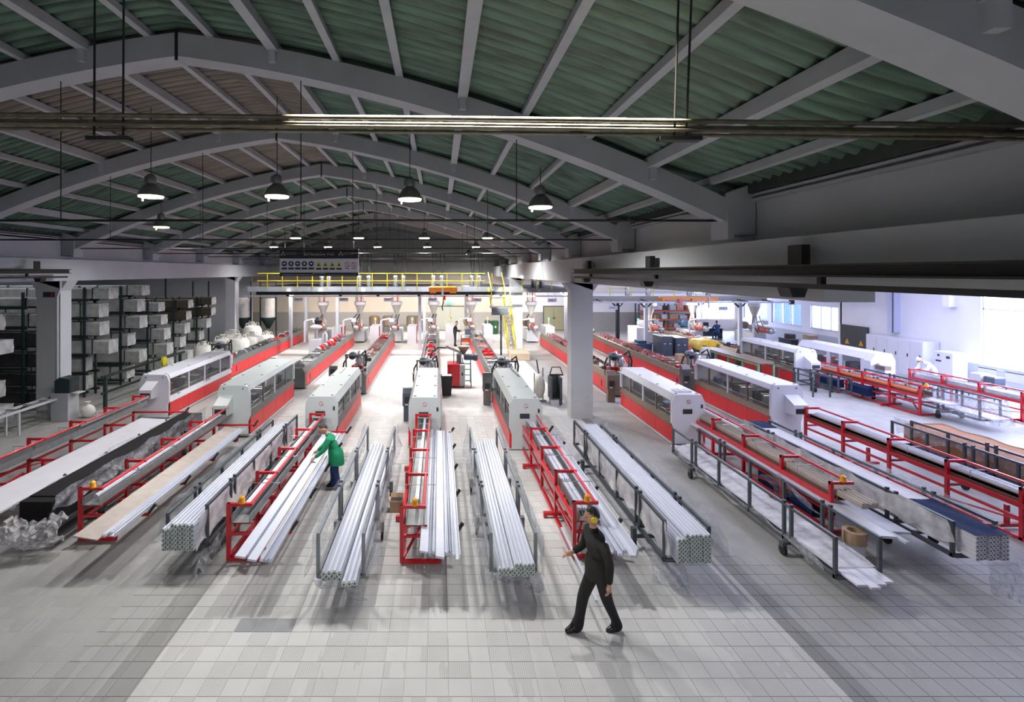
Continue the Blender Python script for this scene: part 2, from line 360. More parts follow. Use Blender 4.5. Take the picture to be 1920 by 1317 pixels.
TIE = MB().tube((XL - .1, 0, 5.6), (XR + .1, 0, 5.6), .02, 8).mesh('tie_rod', DARKIRON, True)
KEY = MB().box(-.02, .02, -.21, -.19, 8.02, 8.5).mesh('crown_joint', DARKIRON)
hx = [-8.2, -5.9, -2.16, 1.2]
HANG = [MB().tube((x, 0, 5.6), (x, 0, sof(x - XC) + .02), .008, 6).mesh('tie_hanger', DARKIRON) for x in hx]
for y in AY:
    link('arch', ARCH, ceil, (0, y, 0)); link('arch_foot', FOOT, ceil, (XR - .06, y, 0)); o = link('arch_foot', FOOT, ceil, (XL + .06, y, 0)); o.scale = (-1, 1, 1)
    if y > 5: link('tie_rod', TIE, ceil, (0, y, 0))
    link('crown_joint', KEY, ceil, (XC, y, 0))
    for h in HANG if y > 5 else (): link('tie_hanger', h, ceil, (0, y, 0))
PX = [-12.13 + .96 * i for i in range(18)]
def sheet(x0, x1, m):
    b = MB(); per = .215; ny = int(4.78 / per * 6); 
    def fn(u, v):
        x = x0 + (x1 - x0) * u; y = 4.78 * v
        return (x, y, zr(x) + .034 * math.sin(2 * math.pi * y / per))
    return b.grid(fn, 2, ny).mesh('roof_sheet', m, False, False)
for i, x in enumerate(PX):
    big = i % 3 == 1; w = .075 if big else .055
    z = zr(x) - .50
    pm = MB().prism([(x - w, z + (.30 if big else .36)), (x + w, z + (.30 if big else .36)), (x + w * .8, zr(x) - .03), (x - w * .8, zr(x) - .03)], 'y', -2.39, 2.39).mesh('purlin', PURL)
    bm_ = MB().box(x - .05, x + .05, -.27, -.19, z + .12, z + .34).mesh('purlin_bracket', PURL)
    for k, y in enumerate(AY):
        link('purlin', pm, ceil, (0, y - 2.39 + 4.78, 0))
        if big: link('purlin_bracket', bm_, ceil, (0, y, 0))
        if k == 0: link('purlin', pm, ceil, (0, y - 2.39, 0))
gaps = [(XL - .6, PX[0])] + list(zip(PX[:-1], PX[1:])) + [(PX[-1], XR + .6)]
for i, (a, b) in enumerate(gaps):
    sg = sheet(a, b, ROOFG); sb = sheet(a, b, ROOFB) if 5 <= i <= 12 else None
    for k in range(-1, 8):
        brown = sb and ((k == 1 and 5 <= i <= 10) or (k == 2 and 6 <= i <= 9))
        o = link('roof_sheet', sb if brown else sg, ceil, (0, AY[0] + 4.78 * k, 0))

# ------------------------------------------------------------------ walls of the middle hall, beams, pillars
DARKEAVE = mat('dark_green_eave', (.02, .03, .028), .8, var=.3)
def eave(xa, xb, name, inner):
    m = MB(); m.box(xa, xb, -3, 43, 5.2, 6.32)
    o = struct(m.build(name, WALL), 'white upper wall between arch feet and roof edge'); 
    c = MB(); s = 1 if inner > 0 else -1
    c.box(min(inner, inner + .1 * s), max(inner, inner + .1 * s), -3, 43, 5.86, 5.90); c.box(min(inner, inner + .06 * s), max(inner, inner + .06 * s), -3, 43, 5.94, 5.97)
    c.build('eave_ledge', CONC, o); MB().box(min(inner - .04 * s, inner), max(inner - .04 * s, inner), -3, 43, 5.99, 6.16).build('eave_board', DARKEAVE, o); return o
eave(4.80, 5.0, 'wall_right_upper', 4.80 - .1); eave(-13.0, -12.80, 'wall_left_upper', -12.8 + .1 - .1)
b = MB(); b.box(4.42, 5.02, 5.9, 43, 4.45, 5.24); b.box(4.42, 5.02, -3, 5.9, 4.63, 5.24)
struct(b.build('beam_right', WALL), 'white longitudinal beam carried by the right hand pillars')
b = MB(); b.box(-13.02, -12.42, -3, 43, 4.50, 5.22)
struct(b.build('beam_left', WALL), 'white longitudinal beam carried by the left hand pillars')
def pillar(x0, x1, y0, y1, top, grey_to, lab, dado=True):
    o = struct(MB().box(x0, x1, y0, y1, 0, top).prism([(x0 - .0, top), (x1, top), (x1, top - .15), (x1, top - .25)], 'y', y0, y1).build('pillar', WALL), lab)
    if dado: MB().box(x0 - .004, x1 + .004, y0 - .004, y1 + .004, 0, grey_to).build('dado_band', DADO2, o)
    k = MB(); k.prism([(x0 - .22, top), (x0, top - .32), (x0, top)], 'y', y0, y1); k.prism([(x1, top), (x1, top - .32), (x1 + .22, top)], 'y', y0, y1); k.build('haunch', WALL, o)
    return o
DADO2 = mat('pillar_dado_paint', (.47, .48, .49), .8, var=.06)
pillar(4.31, 5.02, 16.75, 17.25, 4.45, 1.0, 'tall white pillar with grey foot in the right row')
pillar(4.42, 5.16, 31.8, 32.35, 4.45, 1.0, 'far bright white pillar beside the yellow stair')
pl = pillar(-13.19, -12.40, 16.75, 17.25, 4.5, 1.0, 'white pillar with small notice at the left storage bay')
MB().box(-12.96, -12.58, 16.735, 16.75, 3.97, 4.14).build('notice_plate', DARKIN, pl); MB().box(-12.70, -12.62, 16.73, 16.735, 3.99, 4.12).build('notice_mark', SIGNR, pl)
MB().path([(-12.36, 16.7, 4.5), (-12.36, 16.7, 4.25), (-12.46, 16.7, 4.0), (-12.46, 16.7, 1.3)], .03, 8).build('downpipe', WALL, pl)
pillar(-12.95, -12.38, 31.0, 31.6, 4.5, 1.0, 'far white pillar of the left row beside the big bags')
# crane runway rails
def runway(name, lab, x, ya, yb, s, sp):
    r = thing(name, lab, 'crane rail', (x, 0, 0))
    MB().box(-.09, .09, ya, yb, 4.745, 4.765).box(-.02, .02, ya, yb, 4.765, 4.865).box(-.09, .09, ya, yb, 4.865, 4.885).box(-.012, .012, ya, yb, 4.76, 4.87).build('rail_beam', DARKIRON, r)
    MB().box(-.05, .05, ya, yb - .1, 4.61, 4.665).build('conductor_bar', DARKIRON, r)
    y = yb - 1.2; i = 0
    while y > ya + .3:
        MB().box(-.03 + s * .06, .03 + s * .10, y - .12, y + .12, 4.86, 5.12).build('hanger_plate', DARKIRON, r)
        MB().box(-.03, .03, y - .5, y - .44, 4.66, 4.75).build('rail_clip', DARKIRON, r)
        if i < sp: MB().prism([(-.1, 4.61), (.12, 4.61), (.08, 4.50), (-.06, 4.50)], 'y', y - .1, y + .12).build('rail_stop', DARKIRON, r)
        y -= 4.3; i += 1
    return r
runway('crane_rail', 'black crane rail along the white beam right of the hall', 4.20, -1, 15.9, 1, 3)
runway('crane_rail', 'black crane rail ending at the left pillar with the notice', -11.95, -1, 16.5, -1, 2)

# ------------------------------------------------------------------ outer walls
def wallx(name, x0, x1, y0, y1, z1, holes, m, lab, dado=None, side=1):
    """wall in the YZ plane with window openings (ya, yb, za, zb)"""
    b = MB(); cuts = sorted(holes); y = y0
    for ya, yb, za, zb in cuts:
        if ya > y: b.box(x0, x1, y, ya, 0, z1)
        b.box(x0, x1, ya, yb, 0, za); b.box(x0, x1, ya, yb, zb, z1); y = yb
    if y < y1: b.box(x0, x1, y, y1, 0, z1)
    o = struct(b.build(name, m), lab)
    if dado:
        xx = x0 - .006 if side > 0 else x1
        MB().box(xx, xx + .006, y0, y1, 0, dado[0]).build('dado_band', dado[1], o)
    return o
def window_x(n, x, ya, yb, za, zb, cols, lab, slats=0, upper=0, frame=None):
    frame = frame or HOODW
    w = bpy.data.objects.new('window_%d' % n, None); COL.objects.link(w); w.location = (x, ya, 0); struct(w, lab)
    L_ = yb - ya; f = MB(); t = .05
    f.box(-.03, .03, 0, L_, za, za + t).box(-.03, .03, 0, L_, zb - t, zb).box(-.03, .03, 0, t, za, zb).box(-.03, .03, L_ - t, L_, za, zb)
    if upper: f.box(-.03, .03, 0, L_, upper - t / 2, upper + t / 2)
    f.build('frame', frame, w)
    for c in range(cols):
        a = L_ * c / cols; bb = L_ * (c + 1) / cols
        if c: MB().box(-.03, .03, a - .03, a + .03, za + t, zb - t).build('mullion', frame, w)
        MB().box(-.004, .004, a + .03, bb - .03, za + t, zb - t).build('pane', PANE, w)
        for s_ in range(slats):
            yy = a + .06 + (bb - a - .12) * (s_ + .5) / slats
            MB().box(.05, .07, yy - .035, yy + .035, za, zb).build('blind_slat', SLAT, w)
    MB().box(-.12, .03, -.08, L_ + .08, za - .05, za).build('sill', frame, w)
    return w
SLAT = mat('blue_blind_slat', (.10, .25, .55), .5, var=.1)
wr = wallx('wall_right', 22, 22.25, -3, 28.1, 6, [(12.5, 20.8, .95, 4.2)], WHITEWALL, 'white wall of the bright side hall', (1.03, LAVDADO))
window_x(1, 22.1, 12.5, 20.8, .95, 4.2, 4, 'large sunlit window in the white side wall', upper=3.3)
# two small lower lights beneath that window
for y in (19.2, 20.2): MB().box(21.98, 22.0, y, y + .7, .55, .93).build('lower_panel', HOODW, wr)
for y in (27.0, 21.9, 24.6):
    big = y == 24.6
    MB().prism([(22, 4.4), (21.0, 4.4), (21.65, 3.9), (21.65, 3.3 if not big else 1.9), (22, 3.3 if not big else 1.9)], 'y', y - .15, y + .15).build('corbel', LAVDADO if big else WHITEWALL, wr)
MB().tube((21.6, 24.4, 1.9), (21.6, 24.4, 4.3), .03, 8).build('wall_conduit', GREYM, wr)
MB().box(22, 24.7, 28.0, 28.25, 0, 6).build('return_wall', WHITEWALL, wr)
wf = wallx('wall_right_far', 24.5, 24.75, 28.1, 42.2, 6, [(31.3, 33.8, 1.1, 2.62), (34.7, 37.8, 1.1, 2.62), (38.3, 41.3, 1.1, 2.62), (34.9, 36.2, 2.95, 3.5), (31.5, 32.8, 2.95, 3.5)], WHITEWALL, 'white far side wall with rows of windows', (.85, DADO)) if False else None
b = MB(); b.box(24.5, 24.75, 28.1, 42.2, 0, 1.1).box(24.5, 24.75, 28.1, 42.2, 2.62, 2.95).box(24.5, 24.75, 28.1, 42.2, 3.5, 6)
for ya, yb in ((28.1, 31.3), (33.8, 34.7), (37.8, 38.3), (41.3, 42.2)): b.box(24.5, 24.75, ya, yb, 1.1, 2.62)
for ya, yb in ((28.1, 31.5), (32.8, 34.9), (36.2, 42.2)): b.box(24.5, 24.75, ya, yb, 2.95, 3.5)
wf = struct(b.build('wall_right_far', WHITEWALL), 'white far side wall with rows of windows')
MB().box(24.49, 24.5, 28.1, 42.2, 0, .75).build('dado_band', WALL, wf)
window_x(2, 24.6, 31.3, 33.8, 1.1, 2.62, 3, 'three light window with grey panes nearest the dark electrical cover'); window_x(3, 24.6, 34.7, 37.8, 1.1, 2.62, 3, 'window with blue striped blinds, the nearer of two', 9); window_x(4, 24.6, 38.3, 41.3, 1.1, 2.62, 3, 'window with blue striped blinds in the far corner', 9)
window_x(5, 24.6, 34.9, 36.2, 2.95, 3.5, 2, 'small high window over the blue striped blinds'); window_x(6, 24.6, 31.5, 32.8, 2.95, 3.5, 2, 'small high window over the grey panes')
b = MB(); b.box(-27, 20.9, 42, 42.3, 0, 9.2).box(20.9, 24.75, 42, 42.3, 0, .9).box(20.9, 24.75, 42, 42.3, 2.6, 2.95).box(20.9, 24.75, 42, 42.3, 3.7, 9.2).box(24.2, 24.75, 42, 42.3, .9, 3.7)
wb = struct(b.build('wall_back', BACKWALL), 'beige end wall behind the extruders with grey dado')
MB().box(-27, 20.9, 41.99, 42, 0, 1.5).build('dado_band', DADO, wb)
MB().box(5.2, 20.9, 41.985, 41.992, 1.5, 4.6).build('white_upper_panel', WHITEWALL, wb)
MB().box(-12.4, 4.4, 41.98, 41.992, 4.5, 8.5).build('gable_panel', CONC, wb)
def window_y(n, x0, x1, y, za, zb, cols, lab):
    w = bpy.data.objects.new('window_%d' % n, None); COL.objects.link(w); w.location = (x0, y, 0); struct(w, lab); L_ = x1 - x0; t = .05
    MB().box(0, L_, -.03, .03, za, za + t).box(0, L_, -.03, .03, zb - t, zb).box(0, t, -.03, .03, za, zb).box(L_ - t, L_, -.03, .03, za, zb).build('frame', HOODW, w)
    for c in range(cols):
        a = L_ * c / cols
        if c: MB().box(a - .03, a + .03, -.03, .03, za, zb).build('mullion', HOODW, w)
        MB().box(a + .03, L_ * (c + 1) / cols - .03, -.004, .004, za + t, zb - t).build('pane', PANE, w)
window_y(7, 20.9, 24.2, 42.1, .9, 2.6, 3, 'sunlit window in the end wall behind the seated worker'); window_y(8, 20.9, 24.2, 42.1, 2.95, 3.7, 4, 'bright slanting light strip above the sunlit end window')
struct(MB().box(-27, -26.8, -3, 42.3, 0, 9.2).build('wall_left', WALL), 'grey outer wall behind the storage racks')
struct(MB().box(-27, 26, -3.2, -3, 0, 9.2).build('wall_front', WALL), 'wall behind the viewer')
struct(MB().box(-27, -12.9, -3, 42.3, 5.3, 5.5).build('ceiling_storage', CONC), 'flat ceiling of the storage bay')
struct(MB().box(4.95, 25, -3, 42.3, 5.05, 5.25).build('ceiling_side_hall', WHITEWALL), 'flat white ceiling of the side hall')
# storage bay end wall seen over the racks
sw = struct(MB().box(-26.8, -13.2, 36.0, 36.2, 0, 5.3).build('wall_storage', WALL), 'grey partition wall above the storage racks')
MB().box(-19.3, -19.2, 35.97, 36, 2.3, 5.3).build('wall_seam', GREYM, sw)

# ------------------------------------------------------------------ pipe run across the front of the vault
pr = thing('pipe_run', 'bundle of dark pipes hung across the vault near the viewer', 'pipes', (0, 3.9, 0))
for dz, r, dy in ((.050, .017, 0), (.014, .012, .03), (-.018, .018, 0), (-.052, .014, .02)):
    MB().path([(-6.5, dy, 5.975 + dz), (0, dy, 5.922 + dz), (4.9, dy, 5.862 + dz)], r, 10).build('pipe', PIPE, pr, True)
for x, x2 in ((-2.63, -2.62), (-2.41, -2.40), (1.79, 1.86), (1.88, 1.97)):
    MB().tube((x, 0, 5.84), (x2, 0, 8.35 - .06 * abs(x)), .009, 6).build('hanger_rod', DARKIRON, pr)
for x in (-2.52, 1.83): MB().box(x - .16, x + .16, -.03, .05, 5.80, 5.83).build('hanger_bracket', DARKIRON, pr)

# ------------------------------------------------------------------ high bay lamps
def lamp(x, y, z, lab, first=None, on=True):
    t = thing('high_bay_lamp', lab, 'lamp', (x, y, z), 0, 'high bay lamps hanging under the vault')
    if first is None:
        MB().lathe((0, 0, 0), [(.245, 0), (.25, .01), (.235, .05), (.20, .12), (.15, .19), (.10, .235), (.085, .25), (.06, .26)], 24).build('shade', LAMPG, t, True)
        MB().lathe((0, 0, 0), [(.085, .25), (.10, .27), (.10, .37), (.08, .42), (.03, .45)], 16).box(-.12, -.08, -.03, .03, .28, .40).build('ballast_housing', LAMPG, t, True)
        MB().lathe((0, 0, 0), [(.235, -.012), (.225, -.03), (.12, -.045), (.02, -.05)], 24).build('lens', LENS, t, True)
        MB().tube((-.17, 0, -.02), (-.17, 0, -.1), .016, 8).build('catch', LENS, t)
    else:
        for ch in first.children:
            if ch.type == 'MESH' and ch.name.split('.')[0] != 'cable': c = ch.copy(); COL.objects.link(c); c.parent = t
    MB().tube((0, 0, .44), (0, 0, sof(x - XC) + .37 - z), .008, 6).build('cable', DARKIRON, t)
    if on:
        d = bpy.data.lights.new('lamp_light', 'SPOT'); d.energy = LAMP_W.get(y, 1000) * (.35 if x < -9.5 else 1); d.color = (1, .985, .965); d.spot_size = math.radians(158); d.spot_blend = .6; d.shadow_soft_size = .13
        o = bpy.data.objects.new('lamp_light', d); COL.objects.link(o); o.parent = t; o.location = (0, 0, -.06)
    return t
L0 = lamp(-5.86, 10.4, 6.34, 'high bay lamp of the nearest row, over the black bundle')
for x, z, s in ((-3.3, 6.34, 'over the wrapped profile bundle'), (-.6, 6.28, 'over the seen end-on red rack'), (2.05, 6.12, 'rightmost, under the lit pipes')): lamp(x, 10.4, z, 'high bay lamp of the nearest row, ' + s, L0)
lamp(-9.07, 16.7, 6.27, 'lone high bay lamp low over the storage pillar', L0)
for i, x in enumerate((-6.35, -3.57, -.67, 2.12)): lamp(x, 22.6, 6.3, 'high bay lamp of the middle row, %s from the left' % ('first', 'second', 'third', 'fourth')[i], L0)
for i, x in enumerate((-9.9, -6.66, -3.7, -.73, 2.18)): lamp(x, 30.6, 6.3, 'small far high bay lamp near the sign row, %s from the left' % ('first', 'second', 'third', 'fourth', 'fifth')[i], L0)
lamp(2.2, 38.5, 6.2, 'farthest high bay lamp before the gable', L0)
for x in (-4.6, 0.4): lamp(x, -1.5, 6.34, 'added unseen lamp behind the viewer, %s of two' % ('left' if x < -2 else 'right'), L0)  # out of view, added to brighten the near floor
# ------------------------------------------------------------------ cutting cabinets at the end of each line
def no_entry(parent, x, y, z, r=.055):
    m = MB(); m.lathe((x, y, z), [(r, 0), (r, -.004)], 20, 'y'); p = m.build('warning_sticker', SIGNW, parent)
    k = MB(); n = 20
    for i in range(n):
        a, b = 2 * math.pi * i / n, 2 * math.pi * (i + 1) / n
        k.bar((x + r * .9 * math.cos(a), y - .006, z + r * .9 * math.sin(a)), (x + r * .9 * math.cos(b), y - .006, z + r * .9 * math.sin(b)), .004, r * .2)
    k.bar((x - r * .62, y - .006, z + r * .62), (x + r * .62, y - .006, z - r * .62), .004, r * .18); k.build('prohibition_mark', SIGNR, p)
def cutter(name, lab, x, y, W, H, L, hoodm, steelm, snout=None, glow=0, seed=1, redcorner=True, label_side=1):
    """box saw: red lower panels, stainless band, glazed middle, white hood. origin at the middle of the front foot"""
    rd = random.Random(seed); t = thing(name, lab, 'machine', (x, y, 0)); w = W / 2; zr = .50 if H < 1.45 else .54; zg = zr + .20; zh = H - (.19 if H < 1.42 else .15)
    MB().box(-w + .05, w - .05, .06, L - .02, 0, .09).build('plinth', BLACKP, t)
    MB().box(-w - .02, w + .02, .02, L, .02, .07).build('kick_rail', WALL, t)
    for s in (-1, 1):
        n = 4
        for i in range(n):
            a = .10 + (L - .16) * i / n; bb = .10 + (L - .16) * (i + 1) / n - .012
            MB().box(min(s * (w - .03), s * w), max(s * (w - .03), s * w), a, bb, .08, zr).build('red_panel', REDP, t)
        MB().prism([(s * w, zr), (s * (w + .015), zr + .03), (s * (w - .05), zg), (s * (w - .10), zg), (s * (w - .1), zr)], 'y', .08, L - .04).build('steel_band', steelm, t)
        # guard panes and posts
        cuts = [.10, .10 + (L - .2) * .27, .10 + (L - .2) * .52, .10 + (L - .2) * .80, L - .1]
        for i in range(4):
            MB().box(min(s * (w - .055), s * (w - .045)), max(s * (w - .055), s * (w - .045)), cuts[i] + .035, cuts[i + 1] - .035, zg, zh).build('guard_pane', CLEAR, t)
        for i, c in enumerate(cuts):
            MB().box(min(s * (w - .07), s * (w - .03)), max(s * (w - .07), s * (w - .03)), c - .035, c + .035, zg - .01, zh + .01).build('guard_post', hoodm if i in (0, 2, 4) else steelm, t)
    MB().box(-w + .1, w - .1, .1, L - .05, .1, zg - .02).build('bed', STEEL, t)
    # front and back plates
    f = MB(); f.prism([(-w + .06, .03), (w - .06, .03), (w - .06, .42), (w, .60), (w, H - .22), (w - (.10 if snout is None else .07), H - (.03 if snout is not None else 0)), (w - .14, H), (-w + .14, H), (-w + .1, H), (-w, H - .22), (-w, .60), (-w + .06, .42)], 'y', 0, .10)
    f.build('front_plate', hoodm, t)
    MB().prism([(-w, zg), (w, zg), (w, H - .22), (w - .10, H), (-w + .10, H), (-w, H - .22)], 'y', L - .08, L).build('back_plate', hoodm, t)
    if redcorner:
        for s in (-1, 1): MB().prism([(s * (w - .06), .08), (s * w, .08), (s * w, .50), (s * (w - .02), .50), (s * (w - .06), .42)], 'y', .0, .10).build('red_corner', REDP, t)
    hd = MB(); cc = .10 if snout is None else .06
    hd.prism([(-w, zh), (w, zh), (w, zh + .02), (w - cc, H), (-w + cc, H), (-w, zh + .02)], 'y', .10, L - .08); hood = hd.build('hood', hoodm, t)
    for yy in (.14, L * .33, L * .66):
        for s in (-1, 1): MB().box(s * (w - .17) - .035, s * (w - .17) + .035, yy - .012, yy + .012, H, H + .012).build('lid_hinge', DARKIRON, hood)
    if snout is not None:
        sn = MB(); sn.prism([(-.42, .74), (-.42, 1.02), (0, 1.22), (0, .70)], 'x', snout - .20, snout + .20); so_ = sn.build('outfeed_hood', hoodm, t)
        MB().box(snout - .16, snout + .16, -.43, -.41, .78, .92).build('outfeed_mouth', DARKIN, so_)
        for s in (-1, 1): MB().lathe((s * (w - .2), -.004, H - .09), [(.022, 0), (.022, .01)], 10, 'y').build('vent_plug', BLACKP, t)
    else:
        MB().box(-.16, .10, -.008, 0, .86, .99).build('outfeed_mouth', DARKIN, t)
        no_entry(t, .0, -.002, 1.20)
        MB().box(w - .12, w - .07, -.012, 0, 1.02, 1.12).build('switch_plate', DARKIN, t)
    # working parts behind the guards
    for i in range(6):
        yy = .5 + (L - 1) * i / 6 + rd.uniform(0, .2); kind = rd.random()
        m = rd.choice([DARKIN, SILV, RED, STEEL, DARKIN, BLUEP])
        if kind < .35: MB().lathe((rd.uniform(-.2, .2), yy, zg + .16), [(.11, 0), (.12, .05), (.12, .25), (.08, .3)], 14, 'y').build('spindle_motor', m, t, True)
        elif kind < .7: MB().box(-.26, .26, yy, yy + .10, zg, zg + .30, .02).box(-.3, .3, yy + .02, yy + .08, zg + .3, zg + .34).build('clamp_bridge', m, t)
        else: MB().box(-.18, .2, yy, yy + .26, zg - .02, zg + .2, .03).tube((-.3, yy + .1, zg + .1), (.3, yy + .1, zg + .1), .03).build('saw_carriage', m, t)
    wl = bpy.data.lights.new('assumed_work_light', 'AREA'); wl.shape = 'RECTANGLE'; wl.size = .5; wl.size_y = L * .8; wl.energy = glow or 22; wl.color = (1, .98, .94)  # assumed light under the hood, added to brighten the parts behind the guards
    wo = bpy.data.objects.new('assumed_work_light', wl); COL.objects.link(wo); wo.parent = t; wo.location = (0, L / 2, zh - .02)
    for s in (-1, 1): MB().tube((s * .27, .15, zg + .05), (s * .27, L - .15, zg + .05), .025, 10).build('guide_rail', SILV, t, True)
    return t
LX = dict(L1=-9.33, L2=-5.98, L3=-3.23, L4=-.40, L5=2.32, L6=6.91, L7=10.12, L8=15.55, L9=17.85)
c1 = cutter('profile_saw', 'white hooded saw cabinet nearest the storage racks, dark panes and red foot', -9.33, 16.75, .95, 1.43, 5.1, HOODW, HOODW, snout=-.06, seed=3, redcorner=False)
c2 = cutter('profile_saw', 'pale grey saw cabinet with outfeed snout, brightly lit window behind the black bundle', -5.98, 14.85, .95, 1.50, 4.6, HOOD, STEEL, snout=-.20, seed=5, redcorner=False, glow=45)
c3 = cutter('profile_saw', 'pale grey saw cabinet behind the worker in green', -3.23, 14.0, .88, 1.39, 4.3, HOOD, STEEL, seed=8)
c4 = cutter('profile_saw', 'pale grey saw cabinet seen straight on, beside the black bin', -.40, 13.9, .88, 1.39, 4.3, HOOD, STEEL, seed=11)
c5 = cutter('profile_saw', 'pale grey saw cabinet standing left of the tall white pillar', 2.32, 13.75, .88, 1.39, 4.4, HOOD, STEEL, seed=14)
c6 = cutter('profile_saw', 'white saw cabinet with long red side just right of the tall pillar', 6.91, 14.2, .92, 1.39, 4.1, HOODW, WARMST, seed=17)
c7 = cutter('profile_saw', 'long white saw cabinet with snout and red interior, right of the pillar', 10.12, 14.9, .92, 1.50, 4.5, HOODW, WARMST, snout=.12, seed=20, redcorner=False)
c8 = cutter('profile_saw', 'white saw cabinet with snout beside the pale green trestle', 15.55, 21.7, .92, 1.50, 4.0, HOODW, WARMST, snout=.1, seed=23, redcorner=False)
MB().box(-.50, -.44, 2.9, 3.5, 1.42, 1.43).build('roof_bar', DARKIN, c4)
MB().bar((-.1, 3.2, 1.40), (-.1, 4.1, 1.42), .05).build('wooden_bar', WOOD, c3)
MB().bar((.25, 3.0, 1.41), (.18, 4.2, 1.41), .05, .04).build('roof_bar', STEEL, c5)
for i in range(6): MB().box(-.2 + .07 * i, -.14 + .07 * i, .25, .6, 1.39, 1.42 + .008 * (i % 3)).build('film_scrap', HOODW, c6)
def band_text(root, W, H, L, txt1, txt2):
    lettering(txt1, .10, SIGNK, root, (W / 2 + .018, L * .55, .70), (math.radians(72), 0, math.radians(90)), align='CENTER')
    lettering(txt2, .09, SIGNK, root, (W / 2 + .018, L * .12, .70), (math.radians(72), 0, math.radians(90)), align='CENTER')
band_text(c1, .95, 1.43, 5.1, 'RD-ZAK', 'tecno')
TUBE = mat('lit_tube', (1, .97, .9), .4, var=0, emit=5)
MB().box(.10, .13, 2.45, 4.3, .80, 1.28).build('white_back_panel', HOODW, c2); MB().tube((.2, 2.5, 1.31), (.2, 4.3, 1.31), .02, 8).build('assumed_work_lamp', TUBE, c2)  # lit tube is assumed, for the bright look of this saw's window
c9 = thing('rounded_saw', 'newer white rounded saw with three window bays at the white side wall', 'machine', (17.85, 20.6, 0))
m = MB(); m.prism([(-.5, .06), (.5, .06), (.5, 1.2), (.36, 1.5), (-.3, 1.5), (-.5, 1.2)], 'y', 0, .35); m.prism([(-.5, .06), (.5, .06), (.5, .62), (-.5, .62)], 'y', .35, 4.2); m.build('body', HOODW, c9)
MB().prism([(-.5, 1.24), (.5, 1.24), (.36, 1.5), (-.32, 1.5)], 'y', .35, 4.2).build('hood', HOODW, c9)
for a, b_ in ((.45, 1.45), (1.65, 2.15), (2.35, 4.0)): MB().box(-.49, -.48, a, b_, .66, 1.24).build('guard_pane', CLEAR, c9)
for a in (.40, 1.55, 2.25, 4.1): MB().prism([(-.52, .60), (-.44, .60), (-.44, 1.26), (-.52, 1.26)], 'y', a - .08, a + .08).build('guard_post', HOODW, c9)
for i in range(5): MB().box(-.3, .2, .6 + .7 * i, .85 + .7 * i, .62, .9 + .05 * (i % 2), .02).build('clamp_bridge', (BLUEP, DARKIN, SILV, RED, DARKIN)[i], c9)
MB().prism([(-.35, .75), (-.3, 1.0), (0, 1.15), (0, .72)], 'x', -.22, .18).build('outfeed_hood', HOODW, c9); MB().box(-.36, -.1, -.5, -.05, .92, 1.08).build('measuring_head', WARMST, c9)

# ------------------------------------------------------------------ long calibration benches
def bench(lab, x, y, L, W=.9, steelm=STEEL, cover=None, seed=0, endbox=True, hw=False):
    rd = random.Random(seed); t = thing('calibration_bench', lab, 'machine', (x, y, 0)); w = W / 2
    MB().box(-w + .04, w - .04, .1, L, 0, .10).build('plinth', BLACKP, t); MB().box(-w - .03, w + .03, .1, L, .0, .05).build('floor_rail', WALL, t)
    n = max(4, int(L / 2.2))
    for s in (-1, 1):
        for i in range(n):
            a = .2 + (L - .25) * i / n; bb = .2 + (L - .25) * (i + 1) / n - .015
            p = MB().box(min(s * (w - .03), s * w), max(s * (w - .03), s * w), a, bb, .1, .60).build('red_panel', REDP, t)
        MB().box(min(s * w, s * (w + .006)), max(s * w, s * (w + .006)), .8, .9, .25, .5).build('panel_latch', BLACKP, t)
        MB().prism([(s * w, .60), (s * (w + .02), .64), (s * (w - .09), .84), (s * (w - .15), .84), (s * (w - .15), .60)], 'y', .12, L).build('steel_rim', steelm, t)
    MB().box(-w + .1, w - .1, .1, L, .1, .76).build('tank', steelm, t)
    MB().prism([(-w, .06), (w, .06), (w, .64), (w - .1, .86), (-w + .1, .86), (-w, .64)], 'y', .0, .14).build('end_plate', steelm, t)
    # fittings in the tray: clamps, hoses, hand wheels
    y_ = .7; i = 0
    while y_ < L - .6:
        k = rd.random(); m = rd.choice([SILV, DARKIN, steelm, RED, SILV, WARMST])
        if k < .3: MB().box(-.24, .24, y_, y_ + .16, .76, .92, .02).box(-.08, .08, y_ + .03, y_ + .12, .92, 1.0).build('clamp_block', m, t)
        elif k < .55: MB().lathe((rd.uniform(-.15, .15), y_, .86), [(.06, 0), (.075, .03), (.075, .22), (.05, .26)], 12, 'y').build('small_pump', m, t, True)
        elif k < .8: MB().path([(-.22, y_, .78), (-.1, y_ + .1, .98), (.1, y_ + .3, .96), (.2, y_ + .4, .78)], .022, 8).build('water_hose', rd.choice([BLACKP, SILV, WALL]), t, True)
        else: MB().box(-.28, .28, y_, y_ + .5, .76, .82, .01).tube((-.2, y_ + .25, .82), (-.2, y_ + .25, .97), .02).tube((.2, y_ + .25, .82), (.2, y_ + .25, .97), .02).build('calibrator', m, t)
        y_ += rd.uniform(.45, .95); i += 1
    if cover:
        MB().prism([(-.16, .80), (-.13, 1.0), (-.12, 1.0), (-.15, .80)], 'y', L * cover[0], L * cover[1]).prism([(.06, .80), (.09, 1.0), (.10, 1.0), (.07, .80)], 'y', L * cover[0], L * cover[1]).build('guard_sheet', REDFILM, t)
    if hw:
        for q in range(8):
            yy = L * .35 + q * .75
            MB().lathe((-.05, yy, .93), [(.13, 0), (.15, .03), (.15, .33), (.13, .36)], 14, 'y').build('haul_roller', RED if q % 2 else SILV, t, True)
    return t
bench('long red sided bench running from the first saw back to the big white bags', -9.75, 22.6, 13.5, .9, STEEL, None, 2)
bench('long red sided bench with red rollers on top', -5.95, 20.9, 12.2, .92, STEEL, None, 4, hw=True)
